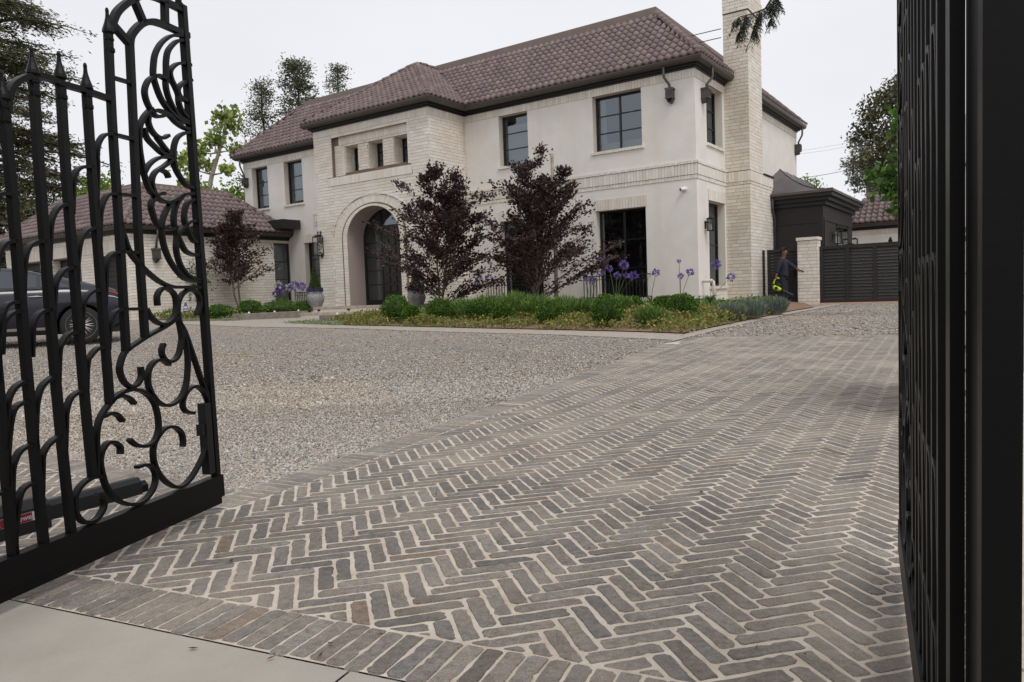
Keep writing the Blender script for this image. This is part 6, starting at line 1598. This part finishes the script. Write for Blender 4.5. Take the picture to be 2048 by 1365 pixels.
for sd in (1, -1):
    patch('side_trim', .06, 2.95, 6, 8, 0, 1, 'plastic_black', car, .012, 24, sd, lambda t: (.0, .08 + .92 * min(1, t / .22) ** .7 * min(1, (1 - t) / .16)))
    patch('rear_quarter_glass', .14, .62, 6, 8, .1, .9, 'car_glass', car, .018, 10, sd, lambda t: (.10, .14 + .66 * t ** .7))
    patch('rear_door_glass', .68, 1.45, 6, 8, .1, .9, 'car_glass', car, .018, 12, sd, lambda t: (.08, .80 + .1 * t)); patch('front_door_glass', 1.52, 2.75, 6, 8, .1, .9, 'car_glass', car, .018, 16, sd, lambda t: (.08, .9 - .75 * max(0, t - .35) ** 1.1 * 1.4 if t > .35 else .9))
    patch('tail_light', -.70, -.28, 4, 6, .62, .95, 'tail_red', car, .012, 8, sd, lambda t: (.55 + .15 * t, .98 - .2 * t)); patch('tail_chrome', -.72, -.30, 4, 5, .6, .68, 'chrome', car, .014, 8, sd)
    patch('sill_trim', .48, 2.45, 1, 3, .35, .55, 'chrome', car, .01, 14, sd); patch('lower_sill', .45, 2.5, 1, 3, 0, .3, 'plastic_black', car, .006, 14, sd)
    mb = MB(); mb.tube([(.60, sd * .985, .93), (.68, sd * 1.005, .935), (.82, sd * .985, .93)], [.008, .014, .008], 6); mb.build('door_handle', 'chrome', car)
def window_strip(name, x0, x1, m):
    mb = MB(); vs = []; n = 10
    for i in range(n + 1):
        x = x0 + (x1 - x0) * i / n; h = car_sec(x)
        for y, z in ((h[9][0] * 1.2, h[9][1]), (0, h[10][1]), (-h[9][0] * 1.2, h[9][1])): vs.append((x, y, z + .008))
    mb.add(vs, [(3 * i + j, 3 * i + j + 1, 3 * i + 4 + j, 3 * i + 3 + j) for i in range(n) for j in range(2)]); mb.build(name, m, car, smooth=True)
window_strip('rear_window', -.25, .75, 'car_glass'); window_strip('windscreen', 2.3, 3.05, 'car_glass')
def wheel(x, sy):
    w = MB(); prof = [(.245, -.12), (.34, -.125), (.358, -.1), (.362, 0), (.358, .1), (.34, .125), (.245, .12)]
    w.lathe(prof, (0, 0, 0), 36); w.v = [(x + a, sy * .86 + c, .362 + b) for a, b, c in w.v]; wo = w.build('wheel', 'tyre', car, smooth=True)
    r = MB(); r.lathe([(.262, -.02), (.272, .0), (.262, .02), (.25, .0)], (0, 0, 0), 36); o_ = sy * .105
    for k in range(10):
        for dl in (-.14, .14):
            a0 = 2 * math.pi * k / 10; p0 = Vector((.05 * math.cos(a0), .05 * math.sin(a0), .01)); p1 = Vector((.262 * math.cos(a0 + dl), .262 * math.sin(a0 + dl), -.0)); r.tube([p0, p1], [.016, .012], 5)
    r.lathe([(.05, -.01), (.055, .01), (.03, .02)], (0, 0, 0), 16); r.v = [(x + a, sy * .86 + o_ + c * sy, .362 + b) for a, b, c in r.v]; r.build('rim', 'alloy', wo)
    d = MB(); d.lathe([(.21, -.01), (.21, .01)], (0, 0, 0), 24); d.v = [(x + a, sy * .86 + sy * .03 + c, .362 + b) for a, b, c in d.v]; d.build('brake_disc', 'iron_dark', wo)
    c = MB(); c.box(x - .19, x - .10, min(sy * .89, sy * .93), max(sy * .89, sy * .93), .30, .46); c.build('brake_caliper', 'caliper_red', wo)
for ax in (0, 2.95):
    for sy in (-1, 1): wheel(ax, sy)
mb = MB(); mb.box(-.74, 3.9, -.7, .7, .2, .32); mb.build('underbody', 'plastic_black', car)

# ================================================================== GARDENER AND BLOWER
q = on_plane(1566, 560, hw(0, 3.15, 0), DB); pz = .365
MAN = Vector((q.x, q.y, pz))
def skin_mesh(name, joints, edges, m, parent=None, sub=2):
    """joints: name -> (x, y, z, radius)"""
    keys = list(joints); me = bpy.data.meshes.new(name); me.from_pydata([joints[k][:3] for k in keys], [(keys.index(a), keys.index(b)) for a, b in edges], [])
    o = bpy.data.objects.new(name, me); COL.objects.link(o); sk_ = o.modifiers.new('skin', 'SKIN'); sk_.use_smooth_shade = True
    for i, k in enumerate(keys):
        r = joints[k][3]; me.skin_vertices[0].data[i].radius = r if isinstance(r, tuple) else (r, r); me.skin_vertices[0].data[i].use_root = (i == 0)
    ss = o.modifiers.new('sub', 'SUBSURF'); ss.levels = sub; ss.render_levels = sub
    dg = bpy.context.evaluated_depsgraph_get(); nm = bpy.data.meshes.new_from_object(o.evaluated_get(dg)); bpy.data.objects.remove(o)
    nm.polygons.foreach_set('use_smooth', [True] * len(nm.polygons)); nm.materials.clear(); nm.materials.append(MATS[m])
    ob = bpy.data.objects.new(name, nm); COL.objects.link(ob)
    if parent is not None: ob.parent = parent
    return ob
J = {'pelvis': (0, 0, .92, .06), 'waist': (-.005, 0, 1.05, .07), 'chest': (.0, 0, 1.28, .10), 'neck0': (.01, 0, 1.43, .065), 'neck': (.03, 0, 1.50, .055), 'jaw': (.06, 0, 1.56, .068), 'head': (.05, 0, 1.64, .092), 'crown': (.04, 0, 1.70, .07), 'nose': (.155, 0, 1.605, .014),
     'nsh': (-.01, -.15, 1.39, .06), 'nel': (-.08, -.24, 1.13, .043), 'nwr': (-.13, -.27, .90, .030), 'npalm': (-.135, -.275, .84, .030), 'nf1': (-.10, -.275, .79, .010), 'nf2': (-.125, -.28, .775, .010), 'nf3': (-.15, -.28, .78, .010), 'nf4': (-.17, -.275, .79, .009), 'nth': (-.095, -.26, .83, .011),
     'fsh': (.02, .15, 1.39, .06), 'fel': (.24, .17, 1.20, .043), 'fwr': (.46, .12, 1.05, .030), 'fpalm': (.53, .11, 1.02, .030), 'ff1': (.60, .10, 1.02, .010), 'ff2': (.605, .11, 1.0, .010), 'ff3': (.595, .12, .985, .010), 'ff4': (.58, .13, .975, .009), 'fth': (.56, .09, 1.045, .011),
     'nhip': (0, -.08, .84, .055), 'nkn': (.02, -.10, .48, .066), 'nan': (-.02, -.11, .10, .042), 'nfo': (.14, -.12, .035, .036), 'fhip': (0, .08, .84, .055), 'fkn': (.05, .10, .48, .066), 'fan': (.05, .11, .10, .042), 'ffo': (.21, .12, .035, .036)}
BE = [('pelvis', 'waist'), ('waist', 'chest'), ('chest', 'neck0'), ('neck0', 'neck'), ('neck', 'jaw'), ('jaw', 'head'), ('head', 'crown'), ('head', 'nose')]
for s_ in 'nf':
    BE += [('chest', s_ + 'sh'), (s_ + 'sh', s_ + 'el'), (s_ + 'el', s_ + 'wr'), (s_ + 'wr', s_ + 'palm')] + [(s_ + 'palm', s_ + 'f%d' % i) for i in range(1, 5)] + [(s_ + 'palm', s_ + 'th'), ('pelvis', s_ + 'hip'), (s_ + 'hip', s_ + 'kn'), (s_ + 'kn', s_ + 'an'), (s_ + 'an', s_ + 'fo')]
person = skin_mesh('person', J, BE, 'skin'); person.location = MAN; person.rotation_euler.z = YAW
tag(person, 'man in dark blue overshirt and dark trousers reaching to the side gate, blower in hand', 'person')
g_ = lambda k, r, dx=0, dz=0: (J[k][0] + dx, J[k][1], J[k][2] + dz, r)
skin_mesh('shirt', {'w0': (0, 0, .80, (.165, .15)), 'w': (0, 0, .92, (.172, .15)), 'w2': (0, 0, 1.08, (.17, .145)), 'c': (0, 0, 1.30, (.18, .155)), 'n': (.01, 0, 1.42, .095), 'a': (-.01, -.17, 1.38, .085), 'b': g_('nel', .066), 'd': (-.12, -.265, .96, .052), 'e': (.02, .17, 1.38, .085), 'f': g_('fel', .066), 'g': (.40, .133, 1.09, .05)},
          [('w0', 'w'), ('w', 'w2'), ('w2', 'c'), ('c', 'n'), ('c', 'a'), ('a', 'b'), ('b', 'd'), ('c', 'e'), ('e', 'f'), ('f', 'g')], 'denim', person)
skin_mesh('trousers', {'p': (0, 0, .95, (.14, .13)), 'h': (0, -.09, .82, .115), 'k': g_('nkn', .086), 'l': g_('nan', .07, dz=.02), 'h2': (0, .09, .82, .115), 'k2': g_('fkn', .086), 'l2': g_('fan', .07, dz=.02)}, [('p', 'h'), ('h', 'k'), ('k', 'l'), ('p', 'h2'), ('h2', 'k2'), ('k2', 'l2')], 'trousers', person)
for s_ in 'nf': skin_mesh('shoe', {'a': (J[s_ + 'an'][0] - .03, J[s_ + 'an'][1], .05, .052), 'b': (J[s_ + 'an'][0] + .08, J[s_ + 'an'][1], .045, .05), 'c': (J[s_ + 'fo'][0] + .06, J[s_ + 'fo'][1], .035, .036)}, [('a', 'b'), ('b', 'c')], 'plastic_black', person)
hr = MB(); rngh = np.random.default_rng(5)
prof_h = [(.118 * math.cos(a), .118 * math.sin(a)) for a in [math.pi * (-.12 + .62 * i / 8) for i in range(9)]]
hr.lathe(prof_h, (0, 0, 0), 18, fn=lambda th, z: 1 + .05 * math.sin(th * 7) + .04 * math.sin(th * 3 + 1)); hr.v = [(x * .98 + .025 - .25 * max(0, -z) * 0 - (.03 if z < .03 else 0) * (x > .03), y * .9, z * 1.05 + 1.665 + (.05 if (x > .05 and z < .05) else 0)) for x, y, z in hr.v]; hr.build('hair', 'hair', person, smooth=True)
for sy in (-1, 1):
    e = MB(); e.lathe([(.004, -.01), (.012, 0), (.004, .01)], (.128, sy * .034, 1.635), 8); e.build('eye', 'hair', person); e = MB(); e.lathe([(.012, -.028), (.02, 0), (.012, .03)], (.035, sy * .096, 1.62), 8); e.build('ear', 'skin', person)
bl = empty('leaf_blower', MAN + DA * -.135 + DB * -.275 + Vector((0, 0, .80)), YAW, 'lime green and black hand-held leaf blower held at the man\'s side', 'leaf blower')
skin_mesh('housing', {'a': (-.10, 0, -.22, .06), 'b': (-.03, 0, -.26, .085), 'c': (.08, 0, -.31, .072), 'd': (.16, 0, -.35, .05)}, [('a', 'b'), ('b', 'c'), ('c', 'd')], 'lime_plastic', bl)
skin_mesh('handle', {'a': (-.08, 0, -.16, .03), 'b': (-.06, 0, -.06, .022), 'c': (.0, 0, .03, .02), 'd': (.08, 0, .03, .02), 'e': (.10, 0, -.0, .02)}, [('a', 'b'), ('b', 'c'), ('c', 'd'), ('d', 'e')], 'lime_plastic', bl)
mb = MB(); mb.tube([(.15, 0, -.345), (.24, 0, -.39), (.42, 0, -.485), (.50, 0, -.53)], [.05, .046, .043, .052], 12); mb.build('nozzle', 'plastic_black', bl, smooth=True)
mb = MB(); mb.tube([(.0, 0, -.17), (.08, 0, -.18), (.14, 0, -.22)], [.045, .05, .03], 10); mb.build('battery', 'plastic_black', bl, smooth=True)
mb = MB(); mb.tube([(.02, -.078, -.28), (.02, -.09, -.28)], [.05, .045], 14); mb.build('air_intake', 'plastic_black', bl)

# ================================================================== SMALL THINGS
q = on_plane(372, 627, hw(-17.3, 0, 0), DA); sgp = Vector((q.x, q.y, bz(q.x, q.y)))
sign = empty('yard_sign', sgp, 0, 'small triangular purple and orange yard sign by the garage side wall', 'sign'); k = sgp.y / FPX
mb = MB(); mb.tube([(0, 0, -.05), (0, 0, 14 * k)], .01, 6); mb.build('stake', 'leader_metal', sign)
tri = [(-8 * k, 0, 4 * k), (9 * k, 0, 3 * k), (1.5 * k, 0, 30 * k), (-1.5 * k, 0, 30 * k)]; mb = MB(); mb.prism(tri, Vector((0, .012, 0))); mb.build('panel', 'sign_blue', sign, fix=True)
for z0, z1, m in ((6, 11, 'sign_orange'), (13.5, 15.5, 'sticker_white'), (18, 22, 'sticker_white')):
    w0 = lambda z: (-8 + 6.5 * (z - 4) / 26 + .9) * k; w1 = lambda z: (9 - 7.5 * (z - 3) / 27 - .9) * k
    mb = MB(); mb.add([(w0(z0), -.003, z0 * k), (w1(z0), -.003, z0 * k), (w1(z1), -.003, z1 * k), (w0(z1), -.003, z1 * k)], [(0, 1, 2, 3)]); mb.build('printed_band', m, sign)
q = on_ground(1535, 630); sl = MB(); sl.box(-.32, .32, -.22, .22, 0, .06); so = sl.build('stone_slab', 'slab_pink'); so.location = (q.x, q.y, q.z + .0); so.rotation_euler = (0, 0, YAW + .3); bv = so.modifiers.new('bevel', 'BEVEL'); bv.width = .012; bv.segments = 2
tag(so, 'flat pinkish stone slab lying at the bed end near the lavender', 'slab')
ft = MB(); ft.box(-.16, .16, -.16, .16, -.05, .15); fo = ft.build('concrete_footing', 'kerb_concrete'); q = on_ground(-28, 1045); fo.location = (q.x, q.y, 0); fo.rotation_euler.z = GA; tag(fo, 'pale concrete footing block behind the gate at the left edge', 'footing')
# chimney stay rods
for (x0, y0), (x1, y1) in (((1366, 76), (1442, 58)), ((1392, 87), (1442, 75.5))):
    p0 = on_plane(x0, y0, hw(0, 3.0, 0), DB); p1 = on_plane(x1, y1, hw(0, 3.0, 0), DB)
    mb = MB(); mb.tube([p0, p1], .014, 6); mb.build('stay_rod', 'wire', chimney, world=True)
def wire(px0, py0, Y0, px1, py1, Y1, sag, lab, r=.02):
    a, b = at_depth(px0, py0, Y0), at_depth(px1, py1, Y1); pts = [a.lerp(b, i / 14) - Vector((0, 0, sag * 4 * (i / 14) * (1 - i / 14))) for i in range(15)]
    mb = MB(); mb.tube([p - a for p in pts], r, 5); o = mb.build('power_line', 'wire'); o.location = a; tag(o, lab, 'wire', 'power lines at the right')
wire(1560, 360, 52, 1760, 322, 58, .25, 'dark power line crossing the sky just above the metal bay roof', .018)
wire(1560, 306, 62, 1760, 270, 66, .2, 'faint upper power line in the sky right of the house', .008); wire(1560, 312, 62, 1760, 278, 66, .2, 'faint lower power line in the sky right of the house', .008)
# tall boundary hedge left of the court, seen only as the dark reflection in the ground-floor glass
hg = empty('boundary_hedge', (-27, 1, 0), R(-90), 'tall dark boundary hedge reflected in the ground-floor windows', 'hedge'); mb = MB()
nx, nz = 60, 10; vs = []
for i in range(nx + 1):
    for j in range(nz + 1): vs.append((-19 + 38 * i / nx, .5 * math.sin(i * 1.3) * math.cos(j * .9) + (.8 * (j / nz) ** 3), 7.5 * j / nz + .7 * math.sin(i * .9) * (j / nz)))
mb.add(vs, [(i * (nz + 1) + j, (i + 1) * (nz + 1) + j, (i + 1) * (nz + 1) + j + 1, i * (nz + 1) + j + 1) for i in range(nx) for j in range(nz)], rgb((52, 62, 36)))
mb.box(-19, 19, -2.5, -1.2, -.1, 7.3, col=rgb((52, 62, 36))); mb.build('hedge_body', 'needle', hg)
